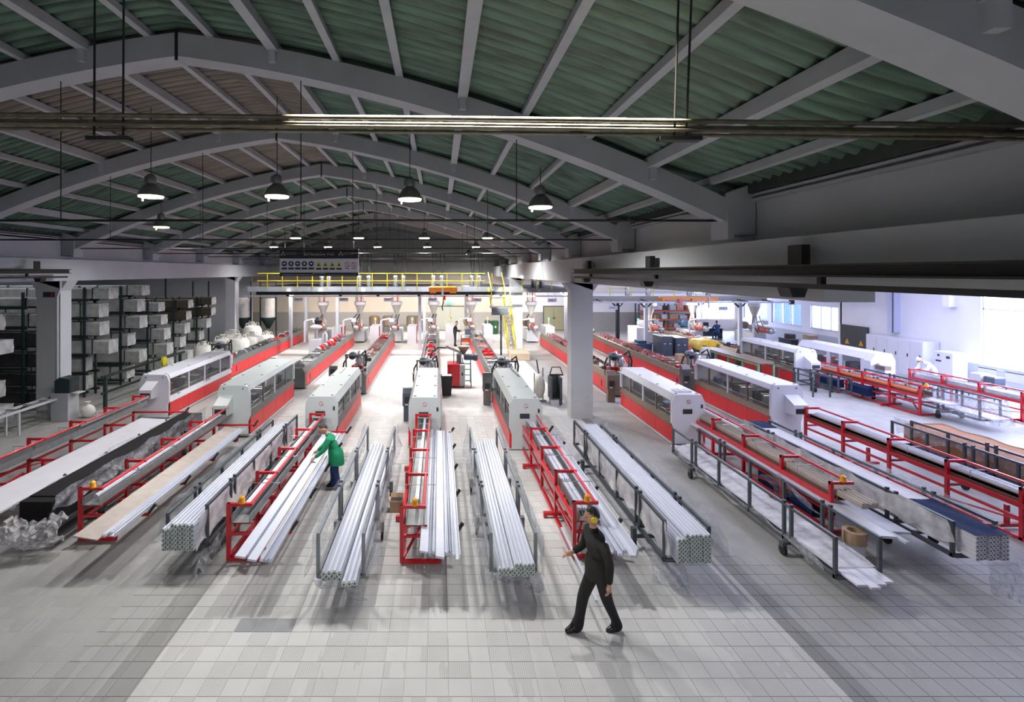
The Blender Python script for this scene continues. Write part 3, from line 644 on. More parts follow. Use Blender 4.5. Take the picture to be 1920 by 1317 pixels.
bench('long red sided bench with red guard strip, behind the saw by the worker in green', -3.33, 20.0, 13.2, .9, STEEL, (.35, .98), 6)
bench('long bench with red guard strip seen end on behind the middle saw', -.45, 18.7, 14.7, .86, STEEL, (.35, .98), 9)
bench('long red sided bench running back toward the yellow stair', 2.36, 18.7, 14.8, .88, STEEL, None, 12)
bench('red sided bench passing behind the tall white pillar', 6.95, 19.6, 13.5, .95, WARMST, (.25, .9), 15)
bench('red sided bench with pink guard sheet, right of the pillar line', 10.1, 19.9, 12.5, .95, WARMST, (.2, .95), 18)
bench('short red sided bench beside the end window', 15.6, 26.2, 8.5, .9, WARMST, None, 21)

# haul-off heads: motors, hoses and frames on the benches just behind the saws
def hauloff(lab, x, y, seed, s=1.0, arm=True, zb=.8):
    rd = random.Random(seed); t = thing('haul_off_head', lab, 'machine', (x, y, zb)); t.scale = (s, s, s)
    MB().box(-.34, .34, 0, .05, .0, .05).box(-.34, -.29, 0, .7, .0, .05).box(.29, .34, 0, .7, 0, .05).bar((-.31, .02, 0), (-.31, .02, .62), .05).bar((.31, .02, 0), (.31, .02, .62), .05).bar((-.34, .02, .6), (.34, .02, .6), .05).build('frame', STEEL, t)
    MB().lathe((-.12, .12, .55), [(.10, 0), (.13, .03), (.13, .26), (.11, .3), (.06, .34)], 16, 'y').build('drive_motor', BLUEG, t, True)
    MB().lathe((-.12, .10, .55), [(.09, 0), (.03, -.05)], 14, 'y').build('fan_cowl', BLACKP, t, True)
    MB().lathe((.12, .3, .2), [(.09, 0), (.11, .05), (.11, .32), (.05, .42)], 14).build('gearbox', SILV, t, True)
    MB().path([(.2, .2, .6), (.34, .1, .75), (.40, .0, .45), (.34, -.05, .1), (.2, 0, -.0)], .03, 8).build('black_hose', RUBBER, t, True)
    MB().path([(-.3, .3, .5), (-.42, .2, .3), (-.44, .05, .0), (-.40, -.05, -.25)], .028, 8).build('black_hose', RUBBER, t, True)
    MB().path([(-.05, .5, .3), (.0, .4, .52), (.16, .3, .60), (.26, .1, .3)], .02, 8).build('grey_hose', SILV, t, True)
    for k in range(3): MB().box(-.2 + .14 * k, -.10 + .14 * k, .5, .72, .03, .16, .015).build('valve_block', rd.choice([RED, SILV, RED, DARKIN]), t)
    MB().lathe((.06, .55, .16), [(.05, 0), (.06, .02), (.06, .45), (.03, .52)], 12).build('separator_flask', SILV, t, True)
    if arm: MB().box(.30, .42, -.08, .02, -.05, .22, .015).build('operator_panel', HOODW, t); MB().box(.32, .40, -.086, -.08, .06, .16).build('panel_screen', DARKIN, t)
    return t
hauloff('tangle of motor, hoses and steel frame behind the saw nearest the racks', -9.75, 22.8, 1, 1.25)
hauloff('blue black motor with hoses behind the saw by the worker in green', -3.35, 20.3, 2, 1.15)
hauloff('motor, white hoses and red valves behind the middle saw', -.5, 19.2, 3, 1.1)
hauloff('dark motor with black hoses behind the saw left of the pillar', 2.45, 18.9, 4, 1.15)
hauloff('motor and curling black hoses right of the tall pillar', 7.0, 19.9, 5, 1.2)
hauloff('motor with red pot and hanging black hose behind the long white saw', 10.15, 20.1, 6, 1.25)
def console(lab, x, y, m=STEEL, h=1.0):
    t = thing('control_console', lab, 'control box', (x, y, 0))
    MB().box(-.13, .13, -.1, .1, 0, .5).build('pedestal', m, t); MB().prism([(-.13, .5), (.12, .5), (.12, h), (-.02, h), (-.13, h - .15)], 'x', -.16, .16).build('housing', m, t)
    MB().box(-.10, .10, -.135, -.128, .60, .80).build('screen', DARKIN, t); MB().box(-.08, .02, -.135, -.128, .53, .57).build('key_strip', SIGNW, t); return t
console('grey console standing left of the middle saw', -1.02, 16.5, BLUEG, 1.05)
console('grey console left of the saw by the pillar', 1.72, 18.5, STEEL, 1.15)
console('grey console left of the saw just right of the pillar', 6.32, 18.9, WARMST, 1.15)
console('grey console left of the long white saw', 9.5, 19.8, STEEL, 1.2)
console('grey boxed console before the white flask on the left bench', -4.4, 21.2, STEEL, .9)

# ------------------------------------------------------------------ run-out racks
def rack(lab, x, y, n=5, tw=.58, tx=.3, sgn=1, trough=TROUGH, tablez=.56, step=1.345, beacon=True, arm=.40, H=.97):
    t = thing('runout_rack', lab, 'rack', (x, y, 0)); L = step * (n - 1); a = arm * sgn
    for i in range(n):
        yy = i * step
        MB().box(-.03, .03, yy - .03, yy + .03, .03, H).build('post', RED, t)
        MB().box(min(-.03, a), max(-.03, a), yy - .025, yy + .025, H - .05, H).build('arm', RED, t)
        if i % 2 == 0 or True:
            MB().bar((0, yy, .46), ((tx + tw) * sgn, yy + .1, tablez - .12), .045).build('table_arm', RED, t)
    MB().tube((a - .04 * sgn, 0, H - .03), (a - .04 * sgn, L, H - .03), .026, 10).build('top_rail', RED, t, True)
    MB().bar((.0, 0, .64), (.0, L, .64), .055, .085).build('middle_rail', RED, t); MB().bar((.0, 0, .40), (.0, L, .40), .04, .05).build('brace_rail', RED, t)
    MB().bar((.0, 0, .05), (.0, L, .05), .06, .06).build('foot_rail', RED, t)
    MB().bar((.02, 0, .05), (.64 * sgn, 0, .05), .055, .055).build('front_foot', RED, t); MB().bar((.62 * sgn, 0, .05), (.62 * sgn, .0, .50), .05).build('front_leg', RED, t)
    MB().bar((.02, 0, .09), (.36 * sgn, .75, .40), .035).build('diagonal_brace', RED, t)
    MB().bar((0, L * .5, .10), (.0, 0, .55), .025).build('diagonal_brace', RED, t)
    for yy in (L * .27, L * .73):
        MB().box(-.22, .5, yy - .04, yy + .04, .05, .11).box(-.22, -.15, yy - .04, yy + .04, .02, .05).build('floor_foot', RED, t)
        MB().bar((.25 * sgn, yy, .1), (.25 * sgn, yy, .45), .06).build('table_leg', RED, t)
    # feed trough under the arms
    c = a * .55; u = MB(); u.prism([(c - .15, .66), (c + .15, .66), (c + .15, .80), (c + .14, .80), (c + .14, .672), (c - .14, .672), (c - .14, .80), (c - .15, .80)], 'y', -.06, L + .1); u.build('feed_trough', trough, t)
    MB().bar((c - .2, -.05, .66), (c + .2, -.05, .66), .02).build('trough_lip', RED, t)
    for i in range(3):
        yy = step * (i + .6) + .1
        MB().tube((c - .22, yy, H - .04), (c + .34 * sgn, yy, H - .04), .007, 6).tube((c - .2, yy, H - .04), (c - .2, yy, .78), .006, 6).tube((c + .30 * sgn, yy, H - .04), (c + .30 * sgn, yy, .84), .006, 6).build('hold_down_wire', SILV, t)
    # stops that keep the profiles on the table
    for i in range(n):
        yy = .1 + i * step * .97; e = (tx + tw + .02) * sgn
        MB().bar((e - .06 * sgn, yy, tablez - .12), (e + .07 * sgn, yy + .02, tablez + .06), .045, .05).build('profile_stop', DARKIN, t)
    if beacon:
        MB().lathe((a * .55, 0, H), [(.055, 0), (.055, .02), (.048, .03), (.045, .09), (.02, .115)], 14).build('beacon', AMBER, t, True)
    return t
# profiles
def profile(name, lab, group, x0, y0, L, z, w, h, m, kind='flat', tilt=0, yaw=0, cat='profile'):
    b = MB()
    if kind == 'flat': pts = [(0, 0), (w, 0), (w, h * .6), (w * .86, h), (w * .70, h), (w * .64, h * .55), (w * .36, h * .55), (w * .30, h), (w * .14, h), (0, h * .6)]
    elif kind == 'board': pts = [(0, 0), (w, 0), (w, h), (0, h)]
    elif kind == 'lip': pts = [(0, 0), (w, 0), (w, h), (w * .8, h), (w * .74, h * .25), (0, h * .2)]
    elif kind == 'tube': pts = [(w / 2 + w / 2 * math.cos(a * math.pi / 4), h / 2 + h / 2 * math.sin(a * math.pi / 4)) for a in range(8)]
    b.prism(pts, 'y', 0, L); o = b.build(name, m); o.location = (x0, y0, z); o.rotation_euler = (0, tilt, yaw); tag(o, lab, cat, group); return o
def table_load(spec, xl, y0, y1, z0, tilt, lab, group, ends=(0,)):
    """row of white extrusions lying side by side on the tilted table"""
    x = xl; z = z0; i = 0
    for (w, h, m, kind) in spec:
        e = ends[i % len(ends)]
        profile('pvc_profile', lab if len(spec) == 1 else lab + ', %s from its left edge' % ORD[i], group, x, y0 + e, (y1 - y0) - e - .02 * (i % 3), z, w, h, m, kind, tilt); x += (w + .007) * math.cos(tilt); z -= (w + .007) * math.sin(tilt); i += 1
TILT = math.radians(9)
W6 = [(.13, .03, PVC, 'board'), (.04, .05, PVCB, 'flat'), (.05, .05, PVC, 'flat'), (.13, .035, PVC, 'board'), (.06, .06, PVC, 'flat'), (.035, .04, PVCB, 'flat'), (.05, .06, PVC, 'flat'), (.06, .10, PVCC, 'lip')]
# line 1
rack('red run-out rack at the far left running out of the frame', -9.46, 10.45, 5, .80, .85, 1, TROUGH)
profile('white_board', 'wide white board on the far left red rack', None, -8.50, 7.6, 7.0, .60, .80, .035, PVCW, 'board', math.radians(3), cat='board')
profile('pvc_profile', 'thin white bar in the feed trough of the far left rack', None, -9.30, 13.2, 3.4, .80, .05, .05, PVC, 'board')
# line 2
rack('red run-out rack in front of the black bundle', -6.38, 9.1, 5, .56, .62, 1, TROUGH)
profile('taupe_board', 'brown grey board under white strips on the rack by the black bundle', None, -5.76, 8.05, 5.7, .625, .38, .02, TAUPE, 'board', TILT, cat='board')
table_load([(.05, .05, PVC, 'flat'), (.05, .05, PVC, 'flat'), (.07, .07, PVC, 'lip')], -5.38, 8.15, 13.7, .575, TILT, 'narrow white profile along the brown grey board', 'white strips on the rack by the black bundle', (0, .1, .05))
profile('pvc_profile', 'round silver white profile in the trough behind the black bundle', None, -6.22, 9.2, 5.3, .72, .085, .085, PVC, 'tube')
# line 3
rack('red run-out rack being loaded by the worker in green', -3.49, 8.48, 5, .50, .52, 1, TROUGH)
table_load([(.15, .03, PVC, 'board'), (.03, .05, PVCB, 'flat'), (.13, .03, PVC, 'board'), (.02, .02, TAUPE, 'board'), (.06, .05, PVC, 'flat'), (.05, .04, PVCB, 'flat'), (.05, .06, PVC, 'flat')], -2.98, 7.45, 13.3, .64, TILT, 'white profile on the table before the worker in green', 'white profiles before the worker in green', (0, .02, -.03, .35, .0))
profile('pvc_profile', 'thick white profile in the trough beside the worker in green', None, -3.34, 8.75, 4.9, .76, .12, .07, PVC, 'board')
# line 4
rack('red run-out rack in the middle, seen end on', -.62, 8.40, 5, .58, .34, 1, TROUGH)
table_load(W6, -.30, 7.6, 13.5, .63, TILT, 'white ribbed profile on the middle rack seen end on', 'white profiles on the middle rack', (0, -.06, .02, -.08, .03, .12))
profile('pvc_profile', 'slim white profile hanging over the trough of the middle rack', None, -.42, 8.9, 4.9, .80, .06, .05, PVC, 'board')
# line 5
rack('red run-out rack behind the walking worker', 2.25, 8.55, 5, .50, .24, 1, TROUGH)
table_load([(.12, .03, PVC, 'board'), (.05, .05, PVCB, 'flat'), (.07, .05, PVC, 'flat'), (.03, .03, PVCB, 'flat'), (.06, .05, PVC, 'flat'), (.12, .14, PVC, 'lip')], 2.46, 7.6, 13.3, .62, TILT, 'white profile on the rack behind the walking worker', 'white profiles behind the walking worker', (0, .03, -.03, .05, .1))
profile('pvc_profile', 'loose slim white bar slanting low behind the walking worker', None, 2.13, 7.0, 2.0, .28, .035, .03, PVC, 'board')
for k in range(2): profile('pvc_profile', 'bright white bar in the trough behind the walking worker, %s of two' % ('left', 'right')[k], 'bright bars in the trough behind the walking worker', 2.36 + .09 * k, 8.7, 5.0, .74, .07, .06, PVC, 'flat')
# line 6
rack('tall red run-out rack right of the pillar with brown trough', 7.15, 9.35, 5, .55, .12, 1, WARMST)
table_load([(.30, .04, PVCW, 'board'), (.06, .05, PVC, 'flat'), (.34, .035, PVC, 'board')], 6.98, 8.0, 14.2, .56, math.radians(4), 'wide white board emerging under the brown trough rack', 'white boards under the brown trough rack', (.15, 0, .35))
for k in range(2): profile('taupe_profile', 'long brown grey channel in the red rack right of the pillar, %s of two' % ('left', 'right')[k], 'brown grey channels in the rack right of the pillar', 7.22 + .16 * k, 8.75, 5.9, .74 + .01 * k, .12, .10, TAUPE, 'flat')
profile('pvc_profile', 'white bar bridging the far end of the brown trough rack', None, 7.35, 12.6, 2.2, .93, .05, .04, PVC, 'board')
# line 7
rack('red run-out rack leaving the frame at the right edge', 10.35, 7.75, 6, .50, .14, 1, WARMST, beacon=False)
table_load([(.22, .05, PVCW, 'board'), (.10, .05, PVC, 'flat')], 10.42, 6.3, 14.3, .56, 0, 'warm white profile on the red rack leaving the frame', 'white profiles on the right edge rack', (0, .1))
for k in range(3): profile('taupe_profile', ('brown grey', 'white', 'warm white')[k] + ' channel lying in the red rack at the right edge', 'channels in the right edge rack', 10.42 + .11 * k, 6.4, 8.0, .73 + .01 * k, .09, .09, (TAUPE, PVC, PVCW)[k], 'flat')
# line 8 and 9
rack('far red run-out rack with amber beacon before the plastic wrapped cart', 16.0, 17.05, 5, .60, .10, 1, WARMST, step=1.16)
table_load([(.35, .05, PVCW, 'board'), (.12, .05, PVC, 'flat')], 16.1, 16.2, 21.6, .56, 0, 'white board on the far red rack with amber beacon', 'boards on the far beacon rack', (0, .1))
profile('orange_profile', 'orange brown channel in the far beacon rack', None, 16.03, 17.2, 4.3, .74, .2, .08, mat('orange_profile', (.55, .14, .05), .5), 'flat')
rack('farthest red run-out rack along the white side wall', 18.55, 15.0, 5, .6, .12, 1, SILV, step=1.3, beacon=False)
table_load([(.35, .05, PVCW, 'board')], 18.7, 14.0, 20.0, .56, 0, 'white board on the farthest red rack', None)
profile('pvc_profile', 'silver white pipe on the farthest red rack', None, 18.62, 14.0, 6.2, .74, .22, .16, SILV, 'tube')
# ------------------------------------------------------------------ transport carts with bundles
GALV = mat('galvanised_cart_steel', (.22, .24, .26), .45, .5, var=.15)
def cart(lab, x, y, W, L, zf=.38, h=.99, left=True, right=True, n=6, double=(1, 4), m=GREYM, hr=None):
    """origin at the middle of the front end; n posts each side, castors under the double posts"""
    t = thing('profile_cart', lab, 'cart', (x, y, 0)); w = W / 2; st = L / (n - 1)
    h0 = h
    for s, on in ((-1, left), (1, right)):
        h = hr if (hr and s > 0) else h0
        MB().bar((s * w, 0, zf - .05), (s * w, L, zf - .05), .05, .06).build('base_rail', m, t)
        if on: MB().bar((s * w, 0, h), (s * w, L, h), .045).build('top_rail', m, t)
        for i in range(n):
            yy = i * st
            if on or i in double:
                for d in ((-.09, .09) if i in double else (0,)):
                    MB().box(s * w - .025, s * w + .025, min(max(yy + d, .025), L - .025) - .022, min(max(yy + d, .025), L - .025) + .022, zf - .08, h + (.06 if i in double else 0)).build('post', m, t)
    for i in range(n): MB().bar((-w, i * st, zf - .05), (w, i * st, zf - .05), .05).build('cross_bar', m, t)
    for i in double:
        MB().bar((-w - .1, i * st, .2), (w + .1, i * st, .2), .05).build('axle', m, t)
        for s in (-1, 1):
            k = MB().box(s * (w + .08) - .035, s * (w + .08) + .035, i * st - .05, i * st + .05, .14, zf - .08).build('castor_fork', m, t)
            MB().lathe((s * (w + .08) - .022, i * st, .085), [(.05, -.004), (.085, 0), (.085, .044), (.05, .048)], 16, 'x').build('wheel', RUBBER, k, True)
    return t
def film(lab, fn, nu, nv, m=None, seed=0, amp=.03):
    rd = random.Random(seed); ph = [rd.uniform(0, 6.28) for _ in range(6)]
    def g(u, v):
        x, y, z = fn(u, v)
        a = amp * (math.sin(9 * u + ph[0] + 3 * v) + .7 * math.sin(23 * u + ph[1] - 5 * v) + .5 * math.sin(41 * u + 7 * v + ph[2]))
        return (x + a * (.35 + v), y + .5 * amp * math.sin(13 * v + 17 * u + ph[3]), z + .6 * amp * math.sin(19 * u + ph[4]) * (1 - abs(2 * v - 1)))
    o = MB().grid(g, nu, nv).build('plastic_film', m or FILM, None, True); tag(o, lab, 'plastic film'); return o
def ragged(seed, n=60):
    rd = random.Random(seed); a = [rd.random() for _ in range(n + 2)]
    return lambda u: a[int(u * n)] * (1 - (u * n) % 1) + a[int(u * n) + 1] * ((u * n) % 1)
def side_film(lab, x, y0, y1, top, bottom, out, seed, amp=.03, m=None, end=.12):
    r1 = ragged(seed, 14); r2 = ragged(seed + 50, 26)
    film(lab, lambda u, v: (x + out * (.25 + .75 * v * v) * (.4 + .6 * r1(u)), y0 - end * v + (y1 - y0 + end) * u, (top + .12 * (r1(u) - .5)) * (1 - v) + (bottom + .18 * r2(u)) * v), 70, 8, m, seed, amp)
def bundle(lab, group, x0, y0, L, z0, nx, nz, pw, ph, skip=(), m=PVC, endm=PVCEND):
    r = MB()
    pts = [(.03 * pw, .0), (.97 * pw, 0), (.97 * pw, ph * .55), (.80 * pw, ph * .62), (.74 * pw, ph * .96), (.26 * pw, ph * .96), (.20 * pw, ph * .62), (.03 * pw, ph * .55)]
    r.prism(pts, 'y', 0, L); me = r.mesh('pvc_profile', m)
    e = MB(); e.box(.12 * pw, .88 * pw, -.003, -.0005, .08 * ph, .5 * ph); e2 = MB(); e2.box(.36 * pw, .64 * pw, -.005, -.003, .14 * ph, .44 * ph)
    fe = MB().prism([(p[0], p[1]) for p in pts], 'y', -.002, 0).mesh('cut_end', endm); he = MB().box(.34 * pw, .66 * pw, -.0045, -.002, .20 * ph, .46 * ph).mesh('end_chamber', DARKIN)
    for j in range(nz):
        for i in range(nx):
            if (i, j) in skip: continue
            o = link('pvc_profile', me, None, (x0 + i * pw, y0 + .012 * ((i * 7 + j * 3) % 3), z0 + j * ph)); tag(o, lab % (ORD[i], ORD[j]), 'profile', group)
            link('cut_end', fe, o); link('end_chamber', he, o)
WADF = glassy('crumpled_film_wad', (.70, .69, .72), .42, .2, .8, 12)
# black bundle in front of rack 2
cart('dark cart under the black wrapped bundle', -6.98, 8.9, .60, 5.4, .40, .60, False, False, 6)
o = MB().box(0, .56, 0, 5.6, 0, .42).box(.02, .54, .2, 5.4, .42, .44).build('black_bundle', BLACKS); o.location = (-7.26, 8.85, .40); tag(o, 'long flat black profile bundle on the cart at the left', 'bundle')
side_film('crumpled clear film along the near side of the black bundle', -6.62, 8.8, 14.4, .98, .55, .10, 3, .035)
side_film('crumpled clear film along the wall side of the black bundle', -7.28, 8.8, 14.4, .86, .6, -.05, 4, .02)
film('wad of clear film bunched at the front end of the black bundle', lambda u, v: (-7.35 + .95 * u + .03 * math.sin(31 * v + 13 * u), 8.74 - .26 * math.sin(math.pi * v) - .08 * math.sin(5 * u) + .05 * math.sin(37 * u + 11 * v) * math.sin(19 * v), .60 - .44 * v + .05 * math.sin(9 * u) + .035 * math.sin(43 * u - 17 * v)), 70, 36, WADF, 5, .02)
# white bundle between racks 2 and 3
cart('grey cart under the tall white profile bundle left of the worker in green', -4.12, 8.35, .64, 5.3, .38, .84, True, True, 6, hr=.98)
bundle('white ribbed profile, %s from left in %s layer, tall bundle left of green worker', 'profiles of the tall bundle left of the worker in green', -4.40, 8.1, 5.5, .38, 8, 6, .064, .071, skip=((0, 5), (1, 5)))
side_film('clear film hanging on the near side of the tall bundle left of the worker', -3.80, 8.1, 13.5, .97, .42, .05, 7, .018, MESHW)
side_film('clear film on the wall side of the tall bundle left of the worker', -4.46, 8.3, 13.5, .95, .45, -.12, 8, .03)
side_film('torn film trailing on the floor beside the tall bundle', -3.78, 7.95, 9.6, .32, .03, .10, 9, .025)
# low bundle between racks 3 and 4
cart('grey cart with low white bundle right of the worker in green', -1.44, 7.45, .66, 5.2, .42, .97, True, True, 4, (1, 2), GALV)
bundle('flat white profile, %s from left in %s layer, low bundle right of green worker', 'profiles of the low bundle right of the worker in green', -1.68, 7.25, 5.4, .42, 4, 2, .075, .07)
bundle('flat white profile, %s from left, single %s layer, shallow half of the low bundle', 'shallow half of the low bundle right of the worker in green', -1.37, 7.12, 5.3, .42, 3, 1, .075, .075)
side_film('clear film standing along the left side of the low bundle', -1.82, 7.4, 12.7, 1.0, .35, -.10, 11, .03)
side_film('clear film standing along the right side of the low bundle', -1.06, 7.4, 12.9, 1.0, .40, .12, 12, .04)
film('clear film sagging under the front end of the low bundle', lambda u, v: (-1.78 + .70 * u, 7.25 - .12 * math.sin(math.pi * v) + .2 * v, .44 - (.12 + .24 * u * (1 + .5 * math.sin(9 * u))) * v), 20, 8, None, 13, .03)
# bundle between racks 4 and 5
cart('grey cart with white ribbed bundle between the middle racks', 1.10, 7.6, .66, 5.2, .42, .90, True, True, 4, (1, 2), GALV)
bundle('white ribbed profile, %s from left in %s layer, bundle between both middle racks', 'profiles of the bundle between the two middle racks', .84, 7.35, 5.5, .42, 9, 3, .06, .062, skip=((0, 2), (1, 2), (2, 2), (3, 2)))
side_film('clear film along the left side of the middle bundle', .72, 7.5, 13.0, .95, .3, -.12, 15, .03)
side_film('clear film along the right side of the middle bundle', 1.50, 7.5, 13.0, .95, .35, .12, 16, .03)
film('clear film sagging under the front end of the middle bundle', lambda u, v: (.74 + .74 * u, 7.4 - .14 * math.sin(math.pi * v) + .2 * v, .46 - (.16 + .2 * u * (1 + .5 * math.sin(9 * u))) * v), 20, 8, None, 17, .03)
# tall bundle between rack 5 and the pillar
cart('dark grey cart with tall white bundle right of the walking worker', 3.80, 7.85, .68, 5.3, .43, .97, True, True, 6, hr=.87)
bundle('white ribbed profile, %s from left in %s layer, tall bundle right of walking worker', 'profiles of the tall bundle right of the walking worker', 3.56, 7.66, 5.6, .43, 8, 7, .065, .062, skip=((0, 6), (1, 6)))
side_film('clear film panel along the left side of the tall bundle by the walker', 3.46, 7.8, 13.0, .96, .42, -.02, 19, .012, MESHW)
side_film('clear film along the right side of the tall bundle by the walker', 4.20, 7.7, 13.0, .95, .4, .10, 20, .03)
film('clear film trailing from the tall bundle onto the floor', lambda u, v: (3.35 + .45 * u, 8.0 - .5 * v + .4 * (1 - u), .36 - .34 * v ** .6), 24, 8, None, 21, .03)
# open low cart left of rack 6
cart('dark grey rail cart with white boards, nearest at the right', 6.24, 7.62, .66, 5.35, .30, .83, True, True, 6, (1, 4), mat('slate_cart_steel', (.10, .115, .125), .45, .4, var=.15))
for k in range(4): profile('white_board', 'white film covered board, %s from left on the dark rail cart at the right' % ORD[k], 'boards on the dark rail cart at the right', 5.96 + .142 * k, 7.30 + (.0, -.07, .0, .05)[k], 5.9, .305 + .004 * k, .138, .03, PVCW, 'board', cat='board')
film('shiny film laid over the boards on the dark rail cart', lambda u, v: (5.95 + .58 * v, 7.7 + 5.3 * u, .36 + .10 * abs(math.sin(7 * u)) * v), 60, 8, MESHW, 23, .02)
film('film tented over the rail between dark cart and red rack', lambda u, v: (6.45 + .5 * v, 9.2 + 1.2 * u, .95 - .45 * v - .5 * abs(u - .45)), 20, 10, None, 24, .04)
side_film('film fringe hanging under the dark rail cart', 5.90, 7.9, 12.8, .33, .14, -.03, 25, .02)
# white bundle with navy sheet right of rack 6
cart('dark grey cart with white bundle under a navy sheet at the right', 8.32, 7.95, .66, 5.5, .44, .90, True, True, 6)
bundle('white chambered profile, %s from left in %s layer, bundle under the navy sheet', 'profiles of the bundle under the navy sheet', 8.06, 7.7, 5.9, .45, 8, 6, .066, .064, m=PVCW, endm=PVCW)
for y, l, z, s in ((7.68, 1.25, .838, 'front end of the white bundle at the right'), (13.0, .62, .838, 'far end of the white bundle at the right')):
    o = MB().grid(lambda u, v: (.56 * u, l * v, .006 * math.sin(9 * u + 5 * v)), 8, 10).build('navy_sheet', NAVY, None, True); o.location = (8.04, y, z); tag(o, 'navy blue sheet on the ' + s, 'sheet')
side_film('white film panel along the left side of the navy topped bundle', 7.95, 8.0, 13.4, .90, .48, -.02, 27, .012, MESHW)
film('clear film stretched from the navy topped bundle to its right rail', lambda u, v: (8.60 + .12 * v, 7.9 + 5.4 * u, .85 + .08 * v + .08 * math.sin(6.5 * u) * v), 60, 5, None, 28, .02)
film('torn film hanging at the front end of the navy topped bundle', lambda u, v: (8.15 + .45 * u, 7.62 - .12 * v - .25 * u * v, .48 - .44 * v), 16, 8, None, 29, .03)
# brown wrapped bundle at the right edge
cart('dark two rail cart beside the brown bundle at the right edge', 11.9, 7.4, .50, 5.8, .40, .95, True, True, 7)
o = MB().box(0, .98, 0, 6.5, 0, .38, .02).build('cardboard_bundle', CARD); o.location = (12.26, 7.0, .40); tag(o, 'long brown cardboard covered bundle at the right edge', 'bundle')
MB().box(.0, 1.0, 6.5, 6.52, 0, .4).build('end_sheet', CARDL, o); MB().grid(lambda u, v: (.95 + .06 * math.sin(40 * u), 6.5 * u, .40 - .40 * v), 40, 3).build('torn_edge_paper', WRAPW, o, True)
side_film('clear film tented over the near rail of the brown bundle', 12.16, 8.5, 13.6, .92, .45, .06, 31, .03)
# wrapped cart before rack 9
cart('far film wrapped cart with white boards beside the farthest rack', 16.75, 15.55, .62, 5.0, .34, .90, True, True, 5, (1, 3))
for k in range(3): profile('white_board', 'white board on the far film wrapped cart, %s from left' % ORD[k], 'boards on the far film wrapped cart', 16.46 + .195 * k, 15.2 + .05 * k, 5.2, .36, .19, .05, PVCW, 'board', cat='board')
side_film('clear film over the left side of the far wrapped cart', 16.40, 15.4, 20.2, .92, .15, -.10, 33, .03); side_film('clear film over the right side of the far wrapped cart', 17.1, 15.4, 20.2, .92, .15, .15, 34, .03)
film('clear film over the front end of the far wrapped cart', lambda u, v: (16.4 + .75 * u, 15.45 - .2 * v, .9 - .7 * v), 14, 8, None, 35, .03)
# small carts behind rack 8, navy box
cart('small dark rail cart under the far beacon rack', 15.3, 19.3, .5, 2.2, .3, .75, True, True, 3, (1,))
for y, x in ((20.3, 15.75), (18.9, 15.8)):
    o = MB().box(0, .3, 0, .9, 0, .3, .03).build('navy_box', NAVY); o.location = (x, y, .20); tag(o, 'navy blue box under the far beacon rack, %s of two' % ('farther' if y > 20 else 'nearer'), 'box')
o = MB().box(0, .45, 0, 1.7, 0, .34, .02).build('navy_box', NAVY); o.location = (7.28, 10.0, .03); tag(o, 'long navy blue box lying under the brown trough rack', 'box')
t = thing('cardboard_reel', 'brown cardboard reel on a white bucket in front of the brown trough rack', 'reel', (6.93, 8.55, 0))
MB().lathe((0, 0, 0), [(.14, 0), (.15, .28), (.13, .28)], 20).build('bucket', HOODW, t, True); MB().lathe((0, 0, .285), [(.10, 0), (.17, 0), (.17, .2), (.10, .2), (.10, .04)], 24).build('reel', CARDL, t, True)
t = thing('open_carton', 'small open brown carton on the floor left of the middle rack', 'carton', (-.86, 10.3, 0))
MB().box(-.13, .13, -.1, .1, 0, .22).build('body', CARDL, t); MB().box(-.12, .12, -.09, .09, .22, .222).build('inside', DARKIN, t); MB().bar((-.17, 0, .25), (-.13, 0, .22), .2, .01).bar((0, .13, .30), (0, .1, .22), .26, .01).build('flap', CARDL, t)

# ------------------------------------------------------------------ storage bay at the left
def upright(b, x, y, z): b.box(x - .03, x + .03, y - .03, y + .03, 0, z)
def shelf_row(y, x0, x1, levels, top, lab, nup=5):
    t = thing('storage_rack', lab, 'rack', (0, y, 0))
    for i in range(nup):
        x = x0 + (x1 - x0) * i / (nup - 1)
        for d in (-.32, .32): b = MB(); b.box(x - .035, x + .035, d - .035, d + .035, 0, top); b.build('upright', SHELF, t)
    for z in levels:
        for d in (-.32, .32): MB().box(x0 - .1, x1 + .15, d - .03, d + .03, z - .09, z).build('beam', SHELF, t)
    return t
rdb = random.Random(4)
def wrapped(x0, x1, y, z, d, h, m, lab, grp):
    t = thing('wrapped_bundle', lab, 'bundle', (x1, y, z), 0, grp); l = x1 - x0
    prof = [(-d / 2, .02), (-d / 2 + .02, 0), (d / 2 - .02, 0), (d / 2, .02), (d / 2 - .01, h - .05), (d / 2 - .05, h), (-d / 2 + .05, h), (-d / 2 + .01, h - .05)]
    MB().prism(prof, 'x', -l, 0).build('load', m, t)
    rr = rdb.uniform(.03, .09)
    g = MB(); n = 8
    def fn(u, v):
        a = d * (u - .5); b = h * v; e = math.sin(math.pi * u) * math.sin(math.pi * v)
        return (rr * e + .012 * math.sin(17 * u + 9 * v), a, b)
    g.grid(fn, n, n); g.build('film_end', FILMW if m is not WRAPB else WRAPB, t, True)
    for k in range(max(1, int(l / 1.2))): MB().box(-l + (k + .5) * l / max(1, int(l / 1.2)) - .02, -l + (k + .5) * l / max(1, int(l / 1.2)) + .02, -d / 2 - .006, d / 2 + .006, -.004, h + .006).build('strap', SHELF, t)
    return t
